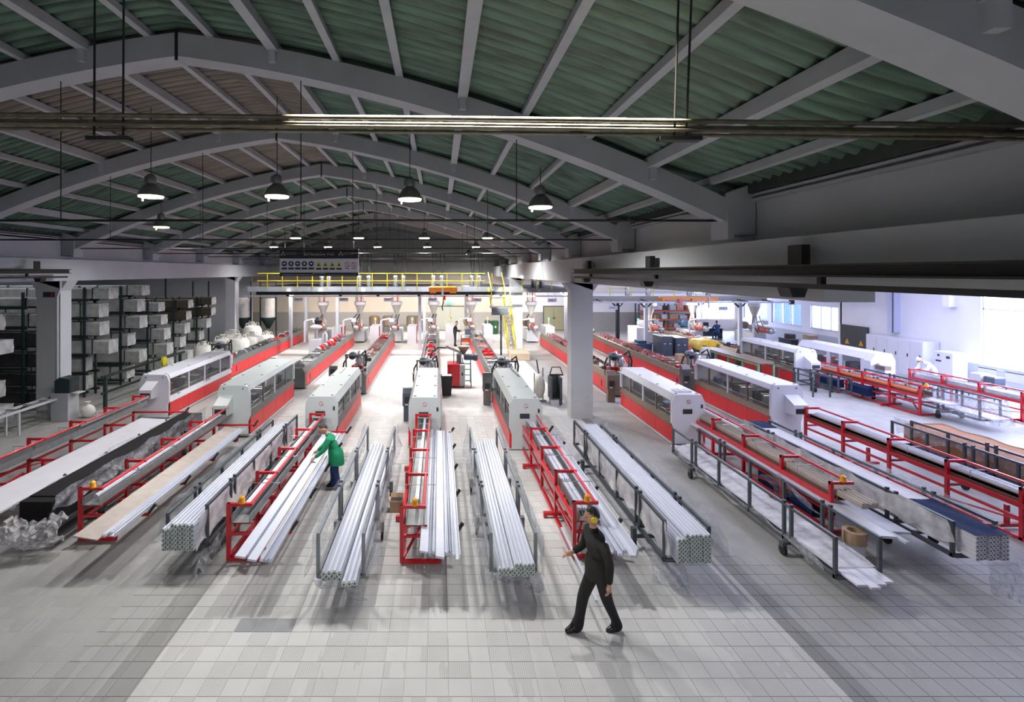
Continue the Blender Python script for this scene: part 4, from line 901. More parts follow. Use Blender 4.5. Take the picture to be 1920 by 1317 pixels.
rows = [(19.9, -20.5, -12.98, [.25, .95, 1.65, 2.35, 3.05, 3.75], 4.2, 'dark green storage rack just behind the notice pillar', [WRAPW] * 6),
        (22.0, -20.5, -12.9, [.25, .95, 1.65, 2.40, 3.10, 3.80], 4.2, 'dark green storage rack second behind the notice pillar', [WRAPW, WRAPW, WRAPW, WRAPW, WRAPW, WRAPW]),
        (24.0, -20.5, -12.9, [.25, .95, 1.65, 2.35, 2.95], 3.5, 'dark green storage rack third behind the notice pillar', [WRAPW] * 5),
        (26.3, -20.5, -12.9, [.25, .95, 1.65, 2.35, 2.95], 3.5, 'dark green storage rack fourth behind the notice pillar', [WRAPW, WRAPW, WRAPW, WRAPK, WRAPK]),
        (29.0, -20.5, -13.0, [.25, .95, 1.65, 2.35, 2.95], 3.4, 'dark green storage rack farthest, beside the far left pillar', [WRAPW, WRAPW, WRAPW, WRAPK, WRAPK])]
lv = ['floor level', 'second level', 'third level', 'fourth level', 'fifth level', 'top level']
od = ['just behind the notice pillar', 'second behind the notice pillar', 'third behind the notice pillar', 'fourth behind the notice pillar', 'farthest of the storage row']
for r_, (y, x0, x1, levels, top, lab, ms) in enumerate(rows):
    shelf_row(y, x0, x1 - .6, levels, top, lab)
    for i, z in enumerate(levels):
        h = min(.52, (levels[i + 1] - z - .16) if i + 1 < len(levels) else .42)
        xe = x1 + rdb.uniform(-.15, .35); d = .58
        wrapped(x0 + .3, xe - .62 if rdb.random() < .4 and i < 4 else xe, y, z + .003, d, h, ms[i], 'film wrapped %s bundle on the %s of the rack %s' % ('white' if ms[i] is WRAPW else 'brown', lv[i], od[r_]), 'film wrapped bundles in the storage bay')
# the rack left of the pillar
shelf_row(17.9, -21.5, -14.3, [.25, .85, 1.5, 2.2, 2.9, 3.6], 4.1, 'storage rack with black and white bundles left of the notice pillar')
for i, (z, m, h) in enumerate(((.255, WRAPB, .40), (.855, WRAPB, .44), (1.505, WRAPB, .5), (2.205, WRAPB, .52), (2.905, WRAPW, .45), (3.605, WRAPW, .3))):
    wrapped(-21, -13.55 - .1 * (i % 2), 17.9, z, .5, h, m, 'film wrapped %s bundle on the %s left of the notice pillar' % ('black' if m is WRAPB else 'white', lv[i]), 'bundles left of the notice pillar')
shelf_row(15.6, -20.5, -14.3, [.25, .95, 1.65, 2.3, 3.0], 3.7, 'nearest storage rack at the left edge of the frame')
for i, (z, m, h) in enumerate(((.255, WRAPW, .48), (.955, WRAPW, .5), (1.655, WRAPW, .36), (2.305, WRAPW, .42), (3.005, WRAPK, .5))):
    wrapped(-20, -13.2 - .25 * (i % 3), 15.6, z, .55, h, m, 'film wrapped bundle on the %s of the nearest left rack' % lv[i], 'bundles of the nearest left rack')
# roller track along the storage bay, waist high cart rails, terminal
t = thing('roller_track', 'pale roller track along the storage bay at the left edge', 'conveyor', (-12.6, 0, 0))
MB().bar((-.25, 10.5, .72), (-.05, 17.2, .72), .05, .07).build('side_rail', WALL, t); MB().bar((.2, 10.5, .72), (.35, 17.2, .72), .05, .07).build('side_rail', WALL, t)
for k in range(11):
    y = 10.8 + .6 * k; f = (y - 10.5) / 6.7; MB().tube((-.23 + .2 * f, y, .74), (.2 + .15 * f, y, .74), .035, 10).build('roller', SILV, t, True)
for y in (11, 13, 15, 17): [MB().bar((a_, y, 0), (a_, y, .7), .05).build('leg', WALL, t) for a_ in (-.1, .28)]
t = thing('terminal_desk', 'grey terminal with dark screen at the foot of the notice pillar', 'terminal', (-12.15, 16.6, 0))
MB().box(-.3, .25, -.2, .3, 0, .9).build('cabinet', CONC, t); MB().prism([(-.2, .9), (.28, .9), (.28, 1.35), (-.05, 1.4), (-.2, 1.3)], 'y', -.18, .28).build('monitor_case', SHELF, t)
MB().box(.282, .29, -.13, .23, .98, 1.28).build('screen', DARKIN, t); MB().box(.1, .5, -.1, .25, .86, .89).build('keyboard_shelf', WALL, t)
t = thing('guard_rail', 'dark green guard rail with two posts in front of the storage racks', 'rail', (-11.75, 18.0, 0))
for k in range(3): MB().box(-.05, .05, 2.6 * k - .05, 2.6 * k + .05, 0, 1.15).build('post', SHELF, t)
for z in (.55, 1.12): MB().bar((0, -.2, z), (0, 5.6, z), .05, .09).build('rail', SHELF, t)
MB().lathe((.06, 3.6, 1.02), [(.12, 0), (.2, .03), (.2, .12), (.12, .15)], 20, 'x').build('hose_coil', YEL, t, True)
t = thing('white_sack', 'crumpled white sack on the floor before the guard rail', 'sack', (-11.6, 16.9, 0))
MB().ball((0, 0, .2), (.22, .2, .22)).build('sack_body', BAG, t, True); MB().lathe((0, 0, .36), [(.08, 0), (.04, .08), (.09, .16)], 10).build('sack_neck', BAG, t, True)
# big bags and storage tubes at the far left
def bigbag(x, y, z, r, h, lab):
    t = thing('big_bag', lab, 'bag', (x, y, z), 0, 'white big bags')
    MB().lathe((0, 0, 0), [(r * .8, 0), (r * 1.0, .08), (r * 1.06, h * .4), (r * 1.0, h * .8), (r * .8, h * .95), (r * .3, h)], 18).build('sack', BAG, t, True)
    MB().lathe((0, 0, h * .97), [(r * .28, 0), (r * .12, .12), (r * .3, .24)], 10).build('tied_neck', BAG, t, True)
    for k in range(4):
        a = math.pi / 4 + k * math.pi / 2; c, s_ = math.cos(a) * r * .8, math.sin(a) * r * .8
        MB().path([(c, s_, h * .85), (c * .9, s_ * .9, h + .1), (c * .6, s_ * .6, h + .16), (c * .5, s_ * .5, h * .95)], .025, 6).build('lifting_loop', BAG, t)
    MB().box(-r, r, -r, r, -.1, 0).build('pallet', CARDL, t); return t
for i, (x, y, z, r, h) in enumerate(((-11.15, 28.4, .1, .58, 1.05), (-12.2, 28.8, .1, .55, .95), (-10.9, 29.8, .1, .55, 1.0), (-12.15, 30.0, .1, .55, 1.1), (-11.4, 31.2, .1, .55, 1.45), (-12.5, 27.2, .1, .5, .8), (-10.45, 31.0, .1, .45, .9))):
    bigbag(x, y, z, r, h, 'white big bag near the far left pillar, ' + ('nearest and fullest', 'second from the pillar', 'behind the fullest', 'middle of the heap', 'tallest at the back', 'small one against the pillar', 'small one at the bench end')[i])
for i, x in enumerate((-12.5, -10.9, -15.2)):
    t = thing('material_tube', 'tall white storage tube under dark pipes, %s of three' % ('middle', 'right', 'left')[i], 'silo', (x, 32.6, 0))
    MB().lathe((0, 0, 1.9), [(.42, 0), (.45, .03), (.45, 1.2), (.4, 1.25)], 18).build('white_tube', BAG, t, True)
    for a in (-.5, .5): MB().tube((a, 0, 0), (a, 0, 4.2), .05, 8).build('support_pole', SHELF, t)
    MB().lathe((0, 0, 1.2), [(.1, 0), (.45, .6), (.45, .7)], 14).build('outlet_cone', SHELF, t, True)
# ------------------------------------------------------------------ mezzanine over the extruders
mz = thing('mezzanine', 'grey mezzanine deck with yellow railing over the extruders', 'platform', (0, 31, 0))
MB().box(-11.6, 4.3, 0, 9.5, 3.78, 3.86).build('deck', STEEL, mz); MB().box(-11.6, 4.3, -.06, .06, 3.58, 3.9).build('edge_beam', mat('pale_blue_beam', (.52, .57, .66), .45, var=.06), mz)
MB().box(4.3, 8.4, 0, 9.5, 3.70, 3.78).box(4.3, 8.4, -.06, .06, 3.55, 3.82).build('deck', STEEL, mz)
for i in range(21):
    x = -10.4 + .905 * i
    if 3.2 < x < 4.35 or x > 8.4: continue
    MB().box(x - .02, x + .02, -.07, -.03, 3.72, 4.72).build('railing_post', YEL, mz)
for z in (4.25, 4.70): MB().tube((-11.0, -.05, z), (2.75, -.05, z), .022, 8).build('railing_rail', YEL, mz); MB().tube((4.4, -.05, z), (8.2, -.05, z), .022, 8).build('railing_rail', YEL, mz)
COLM = mat('pale_column_paint', (.50, .54, .62), .5, var=.06)
for x, y in ((-9.3, 1.0), (-9.0, 3.6), (-6.7, 2.6), (-5.7, 5), (-1.2, .3), (-1.0, 2.8), (1.9, 6), (7.9, 1)):
    MB().box(x - .09, x + .09, y - .09, y + .09, 0, 3.78).build('column', COLM, mz); MB().bar((x, y, 3.2), (x - .5, y, 3.7), .07).bar((x, y, 3.2), (x + .5, y, 3.7), .07).build('knee_brace', COLM, mz)
for i, x in enumerate((-9.1, -7.2, -4.6, -1.9, .6, 3.2, 6)): MB().lathe((x, -.10, 3.66), [(.07, 0), (.08, .02), (.02, .05)], 10).build('edge_lamp', LENS if i < 3 else HOODW, mz)
mr = thing('side_mezzanine', 'lower grey mezzanine with pale railing in the side hall', 'platform', (0, 31, 0))
MB().box(8.6, 19.8, 0, 5, 3.22, 3.30).box(8.6, 19.8, -.06, .06, 3.02, 3.34).build('deck', mat('side_beam_grey', (.34, .34, .35), .5, var=.06), mr)
for i in range(9):
    x = 9.0 + 1.3 * i; MB().box(x - .02, x + .02, -.07, -.03, 3.25, 4.1).build('railing_post', YEL, mr)
for z in (3.65, 3.87, 4.08): MB().tube((8.7, -.05, z), (19.6, -.05, z), .022, 8).build('railing_rail', mat('cream_rail', (.75, .66, .38), .5), mr)
for x, y in ((11.3, 1.5), (12.9, 1), (14.3, 4), (17.6, 3.5), (18.9, 1.2)):
    MB().box(x - .1, x + .1, y - .1, y + .1, 0, 3.25).build('column', COLM if x > 12 else DARKIRON, mr)
    for s in (-1, 1): MB().bar((x, y, 2.5), (x + .7 * s, y, 3.2), .08).build('knee_brace', DARKIRON, mr)
# crane bridges with orange hoists
cr = thing('overhead_crane', 'dark crane bridge with orange hoist before the yellow railing', 'crane', (0, 30.2, 0))
MB().box(-10.8, 4.1, -.10, .10, 3.58, 3.63).box(-10.8, 4.1, -.10, .10, 3.44, 3.48).box(-10.8, 4.1, -.03, .03, 3.48, 3.58).build('bridge_beam', DARKIRON, cr)
MB().box(-11.5, 7.6, -.2, -.12, 3.33, 3.42).build('lower_rail', HOODW, cr)
for x in (-8.9, -5.8, -3.6, -1.2, 1.6, 3.6): MB().box(x - .08, x + .08, -.22, -.10, 3.36, 3.50).build('rail_hanger', DARKIRON, cr)
MB().box(-.62, 1.05, -.28, .28, 3.62, 3.95, .06).build('hoist_body', ORANGE, cr); MB().box(-.55, -.2, -.3, .3, 3.55, 3.64).box(.6, .98, -.3, .3, 3.55, 3.64).build('trolley_wheel_box', ORANGE, cr)
MB().box(.12, .24, -.32, -.28, 3.40, 3.85).build('pendant_bracket', HOODW, cr); MB().path([(.25, -.3, 3.4), (.22, -.3, 3.0), (.15, -.3, 2.7), (.2, -.3, 2.55)], .035, 8).build('pendant_cable', BLACKP, cr); MB().box(.22, .36, -.36, -.26, 3.15, 3.42).build('hook_block', RED, cr)
c_2 = thing('jib_hoist', 'long orange hoist arm on the pale rail of the side hall', 'crane', (0, 30.0, 0))
MB().box(8.7, 20.6, -.12, .0, 2.97, 3.06).build('lower_rail', HOODW, c_2); [MB().bar((x_, -.06, 3.05), (x_, .97, 3.12), .05, .06).build('rail_bracket', DARKIRON, c_2) for x_ in (9.5, 12.2, 15, 18, 19.5)]; MB().box(20.5, 20.7, -.15, .05, 2.9, 3.15).build('rail_end', DARKIRON, c_2)
MB().box(12.85, 14.6, -.2, .1, 3.14, 3.34, .04).box(14.7, 16.2, -.22, .1, 3.08, 3.32, .04).build('hoist_body', ORANGE, c_2); MB().lathe((13.0, -.3, 3.22), [(.1, 0), (.13, .03), (.13, .3), (.1, .34)], 12, 'y').build('hoist_drum', ORANGE, c_2, True); MB().tube((15.65, -.25, 2.7), (15.65, -.25, 3.55), .04, 8).build('pendant_bracket', HOODW, c_2); MB().box(13.9, 14.1, -.3, -.2, 2.75, 3.2).build('hook_block', RED, c_2)
# yellow stair
st = thing('steel_stair', 'yellow railed steel stair down from the mezzanine behind the bright pillar', 'stair', (3.1, 30.9, 0))
for x in (-.15, .65):
    MB().bar((x, 0, 3.8), (x + .1, -.9, 2.85), .06, .18).build('stringer', YEL, st); MB().tube((x, .05, 4.75), (x + .1, -.9, 3.75), .03, 8).build('hand_rail', YEL, st); MB().tube((x + .1, -.9, 2.85), (x + .1, -.9, 3.75), .025, 8).build('rail_post', YEL, st)
MB().box(-.15, 1.15, -1.9, -.85, 2.72, 2.80).build('landing', STEEL, st); MB().box(-.15, .8, -1.9, -1.86, 2.35, 2.72).build('landing_plate', GREYM, st); MB().tube((.45, -1.4, 0), (.45, -1.4, 2.7), .06, 8).build('landing_post', GREYM, st)
for i in range(5): MB().box(-.1, .68, -.18 * (i + 1), -.18 * (i + 1) + .2, 3.62 - .19 * i, 3.65 - .19 * i).build('step', SILV, st)
for x in (.80, 1.22):
    MB().bar((x, .9, 2.8), (x + .1, -1.2, .05), .05, .16).build('stringer', YEL, st); MB().tube((x, .9, 3.7), (x + .1, -1.2, .95), .028, 8).build('hand_rail', YEL, st)
    for k in range(4): MB().tube((x + .03 * k, .9 - .7 * k, 2.8 - .915 * k), (x + .03 * k, .9 - .7 * k, 3.7 - .915 * k), .02, 6).build('rail_post', YEL, st)
for i in range(12): MB().box(.84, 1.26, .82 - .165 * i, 1.0 - .165 * i, 2.62 - .215 * i, 2.65 - .215 * i).build('step', SILV, st)
# line plates
for txt, x, z, nm in (('LÍNEA 10', -8.4, 3.14, 'tenth'), ('LÍNEA 9', -5.7, 3.14, 'ninth'), ('LÍNEA 8', -3.06, 3.13, 'eighth'), ('LÍNEA 7', -.41, 3.13, 'seventh'), ('LÍNEA 6', 2.24, 3.12, 'sixth'), ('LÍNEA 5', 6.72, 3.1, 'fifth'), ('LÍNEA 4', 10.35, 2.66, 'fourth'), ('LÍNEA 3', 13.0, 2.66, 'third'), ('LÍNEA 2', 16.9, 2.62, 'second')):
    t = thing('line_plate', 'small white hanging plate lettered for the %s line' % nm, 'sign', (x, 30.5, z), 0, 'hanging line number plates')
    MB().box(-.26, .26, -.01, .01, -.11, .11).build('plate', SIGNW, t); lettering(txt, .13, LETTERB, t, (0, -.013, 0)); MB().tube((-.2, 0, .1), (-.2, .45, .5), .006, 5).tube((.2, 0, .1), (.2, .45, .5), .006, 5).build('hanging_wire', DARKIRON, t)
# loaders on the deck with their dark pipes
def loader(x, y, lab, z=3.86, tp=2.1):
    t = thing('vacuum_loader', lab, 'loader', (x, y, z), 0, 'silver loaders behind the yellow railing')
    MB().lathe((0, 0, 0), [(.05, 0), (.13, .10), (.13, .55), (.16, .56), (.16, .66), (.12, .72)], 14).build('cylinder', SILV, t, True)
    MB().box(-.15, -.12, -.02, .02, 0, .7).box(.12, .15, -.02, .02, 0, .7).build('stand', GREYM, t)
    MB().path([(0, 0, .7), (.02, 0, 1.1), (-.06, .1, tp * .75), (-.06, .1, tp)], .03, 8).path([(.1, 0, .7), (.16, .0, 1.2), (.16, .1, tp)], .03, 8).build('feed_pipe', DARKIRON, t, True)
for i, (x, w) in enumerate(((-7.5, 'far left'), (-7.05, 'far left, second'), (-5.1, 'below the sign'), (-4.5, 'below the right end of the sign'), (-2.8, 'left of the hoist'), (-2.3, 'just left of the hoist'), (-.38, 'behind the orange hoist'), (.14, 'behind the orange hoist, second'), (2.06, 'left of the stair'), (2.55, 'at the stair head'), (6.0, 'right of the bright pillar'), (6.5, 'right of the bright pillar, second'))): loader(x, 32.6, 'silver vacuum loader on the mezzanine, ' + w, 3.86 if x < 5 else 3.78, 2.1 if x < 5 else 1.22)
for i, x in enumerate((11.9, 13.2, 15.8, 17.0)): loader(x, 32.4, 'silver loader on the side hall mezzanine, %s from the left' % ('first', 'second', 'third', 'fourth')[i], 3.3, 1.72)
# extruders under the deck
def extruder(x, y, lab, top=3.4, dx=1.1, cabm=REDP, lampm=LENSO, seed=0):
    rd = random.Random(seed); t = thing('extruder', lab, 'machine', (x, y, 0))
    MB().lathe((0, 0, 1.70), [(.07, 0), (.09, .12), (.34, .82), (.36, .84), (.36, 1.06), (.34, 1.08)], 20).build('hopper', mat('pale_hopper_grey', (.52, .53, .50), .45, .2, var=.1), t, True)
    MB().lathe((0, 0, 2.52), [(.37, 0), (.40, .02), (.40, .22), (.37, .24)], 20).build('hopper_collar', HOODW, t, True)
    for k in range(4):
        a = -.24 + .16 * k; MB().tube((a, -.1, 2.74), (a * 1.1, 0, top), .055, 8).build('material_hose', (CARDL, HOODW)[k % 2] if k != 2 else ORRED, t, True)
    MB().tube((0, 0, 1.3), (0, 0, 1.72), .09, 10).build('feed_throat', SILV, t); MB().box(-.38, .38, -.6, 1.6, .1, .85, .03).build('gear_base', WALL, t)
    MB().lathe((0, 0, 1.12), [(.10, -1.9), (.17, -1.85), (.17, -.6), (.24, -.55), (.24, .3), (.2, .4)], 16, 'y').build('barrel', SILV, t, True)
    for k in range(4): MB().lathe((0, 0, 1.12), [(.19, -1.7 + .3 * k), (.20, -1.68 + .3 * k), (.20, -1.52 + .3 * k), (.19, -1.5 + .3 * k)], 16, 'y').build('heater_band', RED if k % 2 else WARMST, t, True)
    MB().lathe((-.25, .5, 1.25), [(.2, 0), (.25, .05), (.25, .6), (.2, .65)], 16, 'y').build('main_motor', rd.choice([WALL, BLUEP, WARMST]), t, True)
    MB().path([(-.9, -1.4, .2), (-.9, -1.4, 1.55), (-.8, -1.4, 1.62), (-.3, -1.4, 1.72)], .06, 8).build('swing_arm', HOODW, t, True); MB().box(-.35, -.05, -1.5, -1.42, 1.5, 1.74, .02).build('operator_panel', HOODW, t)
    for k in range(3): MB().path([(-.3 + .25 * k, -.9, .9), (-.5 + .3 * k, -.6, 1.5), (-.2 + .2 * k, -.2, 1.9)], .035, 7).build('cable_hose', rd.choice([BLACKP, CARDL, SILV]), t, True)
    if dx:
        c = MB().box(dx - .3, dx + .3, -1.0, .6, 0, 1.15, .02).build('control_cabinet', HOODW, t); MB().box(dx + .3, dx + .31, -.98, .58, .05, 1.1).build('cabinet_side', cabm, t); MB().box(dx - .28, dx + .28, -.98, .6, 0, .08).build('cabinet_plinth', BLACKP, t)
        MB().tube((dx, -.5, 1.15), (dx, -.5, 1.55), .03, 8).build('beacon_pole', HOODW, t); MB().lathe((dx, -.5, 1.55), [(.05, 0), (.05, .12), (.02, .15)], 12).build('beacon', lampm, t, True)
    return t
extruder(-7.9, 34.8, 'extruder with pale hopper and white red cabinet farthest left under the deck', seed=1)
extruder(-5.45, 35.2, 'extruder behind the bench with red rollers', seed=2)
extruder(-2.95, 35.2, 'extruder behind the bench of the worker in green', lampm=LENSG, seed=3)
extruder(-.40, 35.4, 'extruder in the middle below the orange hoist', seed=4, cabm=WALL)
extruder(2.2, 35.6, 'extruder left of the yellow stair', seed=5, cabm=WALL)
extruder(6.3, 35.2, 'extruder right of the bright pillar with beige pipes', lampm=LENSG, seed=6, cabm=WALL)
extruder(9.6, 34.0, 'blue framed extruder below the fourth line plate', 3.2, 0, seed=7)
extruder(14.2, 34.5, 'extruder with big pale hopper before the orange shelving', 3.2, -1.0, seed=8, lampm=LENSG)
extruder(17.2, 34.8, 'extruder with pale hopper right of the orange shelving', 3.2, 0, seed=9)
extruder(20.6, 33.5, 'raised extruder with small hopper before the blue blinds', 2.5, 0, seed=10)
t = thing('dryer_tower', 'white round topped dryer on a stand beside the leftmost cabinet', 'machine', (-7.0, 29.5, 0))
MB().box(-.42, .25, -.4, .4, .0, .95, .02).build('cabinet', HOODW, t); MB().lathe((-.1, 0, 1.45), [(.1, 0), (.34, .12), (.36, .2), (.1, .34)], 16).build('dome', HOODW, t, True); MB().tube((-.1, 0, .95), (-.1, 0, 1.5), .1, 10).build('neck', SILV, t); MB().path([(.3, -.1, .1), (.3, -.1, 1.25), (.42, -.1, 1.32), (.52, -.1, 1.2), (.52, -.1, .1)], .06, 8).build('white_pipe', HOODW, t, True); MB().lathe((.0, .1, 1.8), [(.2, 0), (.24, .2), (.1, .4)], 12).build('dark_filter', BLACKP, t, True)
t = thing('white_post', 'short cream post with grey box beside the leftmost bench', 'post', (-7.3, 22.6, 0)); MB().box(-.11, .11, -.11, .11, 0, 1.05, .02).build('post', WOOD if False else HOODW, t); MB().box(.13, .45, -.05, .1, .2, .9).build('side_box', STEEL, t)
for i, (x, w) in enumerate(((-4.95, 'left of the red rollers'), (-2.0, 'by the two grey columns'), (-1.4, 'behind the two grey columns'), (-3.9, 'between two cabinets'))):
    t = thing('round_drum', 'dull round drum on legs against the end wall, ' + w, 'drum', (x - .2, 40.5, 0), 0, 'drums against the end wall')
    MB().lathe((0, 0, .5), [(.3, 0), (.42, .1), (.42, .75), (.3, .85)], 16).build('drum', WARMST, t, True); [MB().tube((a_, 0, 0), (a_, 0, .6), .03).build('leg', GREYM, t) for a_ in (-.3, .3)]
for n_, (x0, x1, m, lab) in enumerate(((-.3, 2.05, mat('grey_green_door', (.40, .41, .37), .6, var=.05), 'grey green double door in the end wall'), (8.55, 10.2, mat('olive_door', (.30, .29, .18), .6, var=.05), 'olive double door in the end wall'))):
    d = bpy.data.objects.new('door_%d' % (n_ + 1), None); COL.objects.link(d); d.location = (x0, 41.9, 0); struct(d, lab); w = (x1 - x0) / 2
    for k in range(2): lf = MB().box(k * w + .01, (k + 1) * w - .01, 0, .06, .05, 1.95).build('leaf', m, d); MB().box(w - .1 + .14 * k, w - .06 + .14 * k, -.04, 0, .95, 1.1).build('handle', BLACKP, lf)
    MB().box(-.06, 0, -.02, .07, 0, 2.0).box(x1 - x0, x1 - x0 + .06, -.02, .07, 0, 2.0).box(-.06, x1 - x0 + .06, -.02, .07, 1.95, 2.02).build('frame', GREYM, d)
t = thing('exit_light', 'glowing green light over the grey green door', 'lamp', (.75, 41.7, 2.25)); MB().box(-.22, .22, -.05, .05, -.1, .1, .02).build('lens', LENSG, t); MB().box(-.25, .25, .05, .25, -.12, .12).build('housing', HOODW, t)
for i, x in enumerate((3.75, 4.3)):
    t = thing('wheelie_bin', 'dark green wheeled bin by the stair, %s of two' % ('left', 'right')[i], 'bin', (x, 39.5, 0), 0, 'green bins by the stair'); MB().prism([(-.2, .08), (.2, .08), (.26, .95), (-.26, .95)], 'y', -.25, .25).build('bin_body', GREENBIN, t); MB().prism([(-.28, .95), (.28, .95), (.2, 1.05), (-.2, 1.05)], 'y', -.28, .28).build('lid', GREENBIN, t); [MB().lathe((a_, .2, .1), [(.1, 0), (.1, .06)], 12, 'x').build('wheel', RUBBER, t) for a_ in (-.25, .19)]; MB().box(-.05, .05, -.29, -.25, .5, .65).build('white_mark', SIGNW, t)
t = thing('plywood_crate', 'low plywood crate at the foot of the bright pillar', 'crate', (4.42, 27.8, 0))
MB().box(-.5, .5, 0, 1.7, 0, .33).build('box', WOOD, t); MB().box(-.51, -.48, -.012, .03, 0, .34).box(.48, .51, -.012, .03, 0, .34).build('corner_strip', CARDL, t); MB().box(-.52, .52, -.02, 1.72, .33, .36).build('lid', WOOD, t)
# aisle between the middle saws
t = thing('waste_bin', 'tall black waste bin right of the middle saw', 'bin', (.28, 20.0, 0))
MB().prism([(-.17, .0), (.17, 0), (.22, .72), (-.22, .72)], 'y', -.2, .2).build('bin_body', BLACKP, t); MB().box(-.24, .24, -.22, .22, .72, .76).build('rim', BLACKP, t); MB().box(-.18, .18, -.16, .16, .74, .775, .01).build('paper_on_top', SIGNW, t)
t = thing('granulator', 'red boxed machine with grey motor and steel hopper in the middle aisle', 'machine', (.72, 21.5, 0))
MB().box(-.38, .12, -.3, .5, .06, .98, .03).build('red_case', RED, t); MB().box(.12, .34, -.3, .45, .06, .95, .02).build('door_panel', WALL, t); MB().box(.2, .26, -.31, -.3, .5, .62).build('switch', BLACKP, t)
for s in (-.3, .28): MB().lathe((s - .02, -.2, .05), [(.05, 0), (.05, .04)], 12, 'x').build('castor', RUBBER, t)
MB().box(-.0, .2, -.1, .2, .98, 1.35, .02).build('column_box', STEEL, t); MB().lathe((.3, .2, 1.30), [(.06, 0), (.26, .34), (.28, .36)], 18).build('steel_hopper', mat('copper_steel', (.45, .32, .27), .35, .7, var=.1), t, True)
MB().lathe((.55, .0, 1.22), [(.1, -.25), (.13, -.2), (.13, .15), (.16, .18), (.16, .3), (.1, .34)], 16, 'x').build('drive_motor', BLUEG, t, True)
MB().bar((-.45, .1, 1.65), (.25, .2, 1.35), .12, .10).build('screw_tube', SILV, t); MB().path([(-.4, .1, 1.6), (-.8, .1, 1.6), (-1.05, .0, 1.4), (-1.1, -.1, 1.2)], .035, 8).build('suction_hose', RUBBER, t, True); MB().tube((-.12, 0, .98), (-.12, 0, 1.6), .02, 8).build('support_rod', SILV, t)
t = thing('step_ladder', 'small grey step ladder with green treads beside the red machine', 'ladder', (1.15, 21.6, 0))
for x in (-.17, .17): MB().bar((x, -.25, 0), (x, .15, 1.15), .04).build('front_stile', GREYM, t); MB().bar((x, .5, 0), (x, .17, 1.12), .03).build('back_stile', GREYM, t)
for k in range(4): MB().box(-.17, .17, -.25 + .09 * (k + .8), -.1 + .09 * (k + .8), .22 * (k + 1), .22 * (k + 1) + .025).build('tread', mat('green_tread', (.02, .35, .15), .5), t)
t = thing('work_trolley', 'small work table with grey bin beside the far standing worker', 'table', (1.7, 33.0, 0)); MB().box(-.35, .35, -.3, .3, .72, .76).build('table_top', WALL, t); MB().box(-.05, .3, -.2, .2, .76, 1.1).build('grey_bin', BLUEG, t)
for a in (-.3, .3):
    for b_ in (-.25, .25): MB().box(a - .02, a + .02, b_ - .02, b_ + .02, 0, .72).build('leg', GREYM, t)
MB().box(-.3, .3, -.2, .2, .3, .5).build('red_crate', ORRED, t)
# beside the tall pillar
t = thing('scrap_bin', 'dark grey open scrap bin with lid frame at the tall pillar', 'bin', (4.33, 18.3, 0))
MB().box(-.34, -.29, 0, .55, .25, 1.0).box(-.02, .03, 0, .55, .05, 1.0).box(-.34, .03, .5, .55, .25, 1.0).box(-.34, .03, 0, .55, .22, .26).build('open_side', GREYM, t); MB().box(.03, .06, 0, .8, .05, 1.0).box(-.3, .2, .45, .5, 1.0, 1.05).bar((-.3, .45, 1.0), (-.2, .5, 1.3), .03).bar((.2, .45, 1.0), (.1, .5, 1.3), .03).bar((-.2, .5, 1.3), (.1, .5, 1.3), .03).build('lid_frame', DARKIN, t); MB().box(-.33, -.05, .02, .4, .0, .24).build('small_box', WALL, t)
for y in (.1, .7): MB().lathe((-.0, y, .04), [(.045, 0), (.045, .04)], 10, 'x').build('castor', RUBBER, t)
t = thing('white_bag', 'white plastic bag hung on a hand truck left of the scrap bin', 'bag', (3.72, 19.0, 0))
MB().ball((0, 0, .55), (.2, .22, .45)).build('bag_body', BAG, t, True); MB().bar((.16, .2, 0), (.16, .2, 1.2), .03).bar((-.16, .2, 0), (-.16, .2, 1.0), .03).bar((-.2, -.2, .06), (.2, -.2, .06), .05).build('hand_truck', GREYM, t); MB().bar((.0, .2, 1.0), (-.08, .2, 1.5), .05).build('tool_handle', STEEL, t)
# hanging board
sg = thing('safety_board', 'big hanging board headed EXTRUSIÓN PVC with pictograms', 'sign', (-5.26, 22.4, 5.21))
MB().box(-1.72, 1.72, -.02, .02, -.55, .57).build('board', SIGNW, sg); MB().box(-1.72, 1.72, -.025, -.02, .17, .57).build('header_band', SIGNK, sg); MB().box(-1.72, 1.72, -.025, -.02, -.60, -.44).build('footer_band', SIGNK, sg)
lettering('EXTRUSIÓN  PVC', .17, LETTER, sg, (0, -.03, .36)); 
for x in (-1.10, 1.42):
    lettering('CORTIZO', .11, LETTER, sg, (x - .12, -.03, .385)); MB().prism([(x - .52, .31), (x - .57, .31), (x - .49, .475), (x - .46, .475), (x - .37, .31), (x - .42, .31), (x - .475, .425)], 'y', -.03, -.025).build('logo_mark', LETTER, sg)
for k in range(2): MB().box(-1.6, -.2 + k * 1.8, -.03, -.025, -.535 - .02 * k, -.525 - .02 * k).build('small_print', LETTER, sg)
lettering('NORMAS DE SEGURIDAD', .05, LETTER, sg, (0, -.03, -.48))
for k in range(5):
    x = -1.52 + .293 * k; p = MB().lathe((x, -.022, -.055), [(.115, 0), (.115, -.006)], 20, 'y').build('mandatory_sign', SIGNB, sg)
    MB().ball((x, -.03, -.05), (.05, .004, .06) if k % 2 else (.065, .004, .04), 10, 6).build('pictogram', LETTER, p); MB().box(x - .125, x + .125, -.026, -.02, -.31, -.22).build('caption_plate', SIGNB, p)
for k in range(4):
    x = -.02 + .297 * k; p = MB().prism([(x - .125, -.18), (x + .125, -.18), (x, .06)], 'y', -.028, -.022).build('hazard_sign', SIGNY, sg)
    MB().prism([(x - .05, -.15), (x + .05, -.15), (x, -.03)], 'y', -.032, -.028).build('pictogram', SIGNK, p); MB().box(x - .115, x + .115, -.026, -.02, -.315, -.235).build('caption_plate', SIGNK, p)
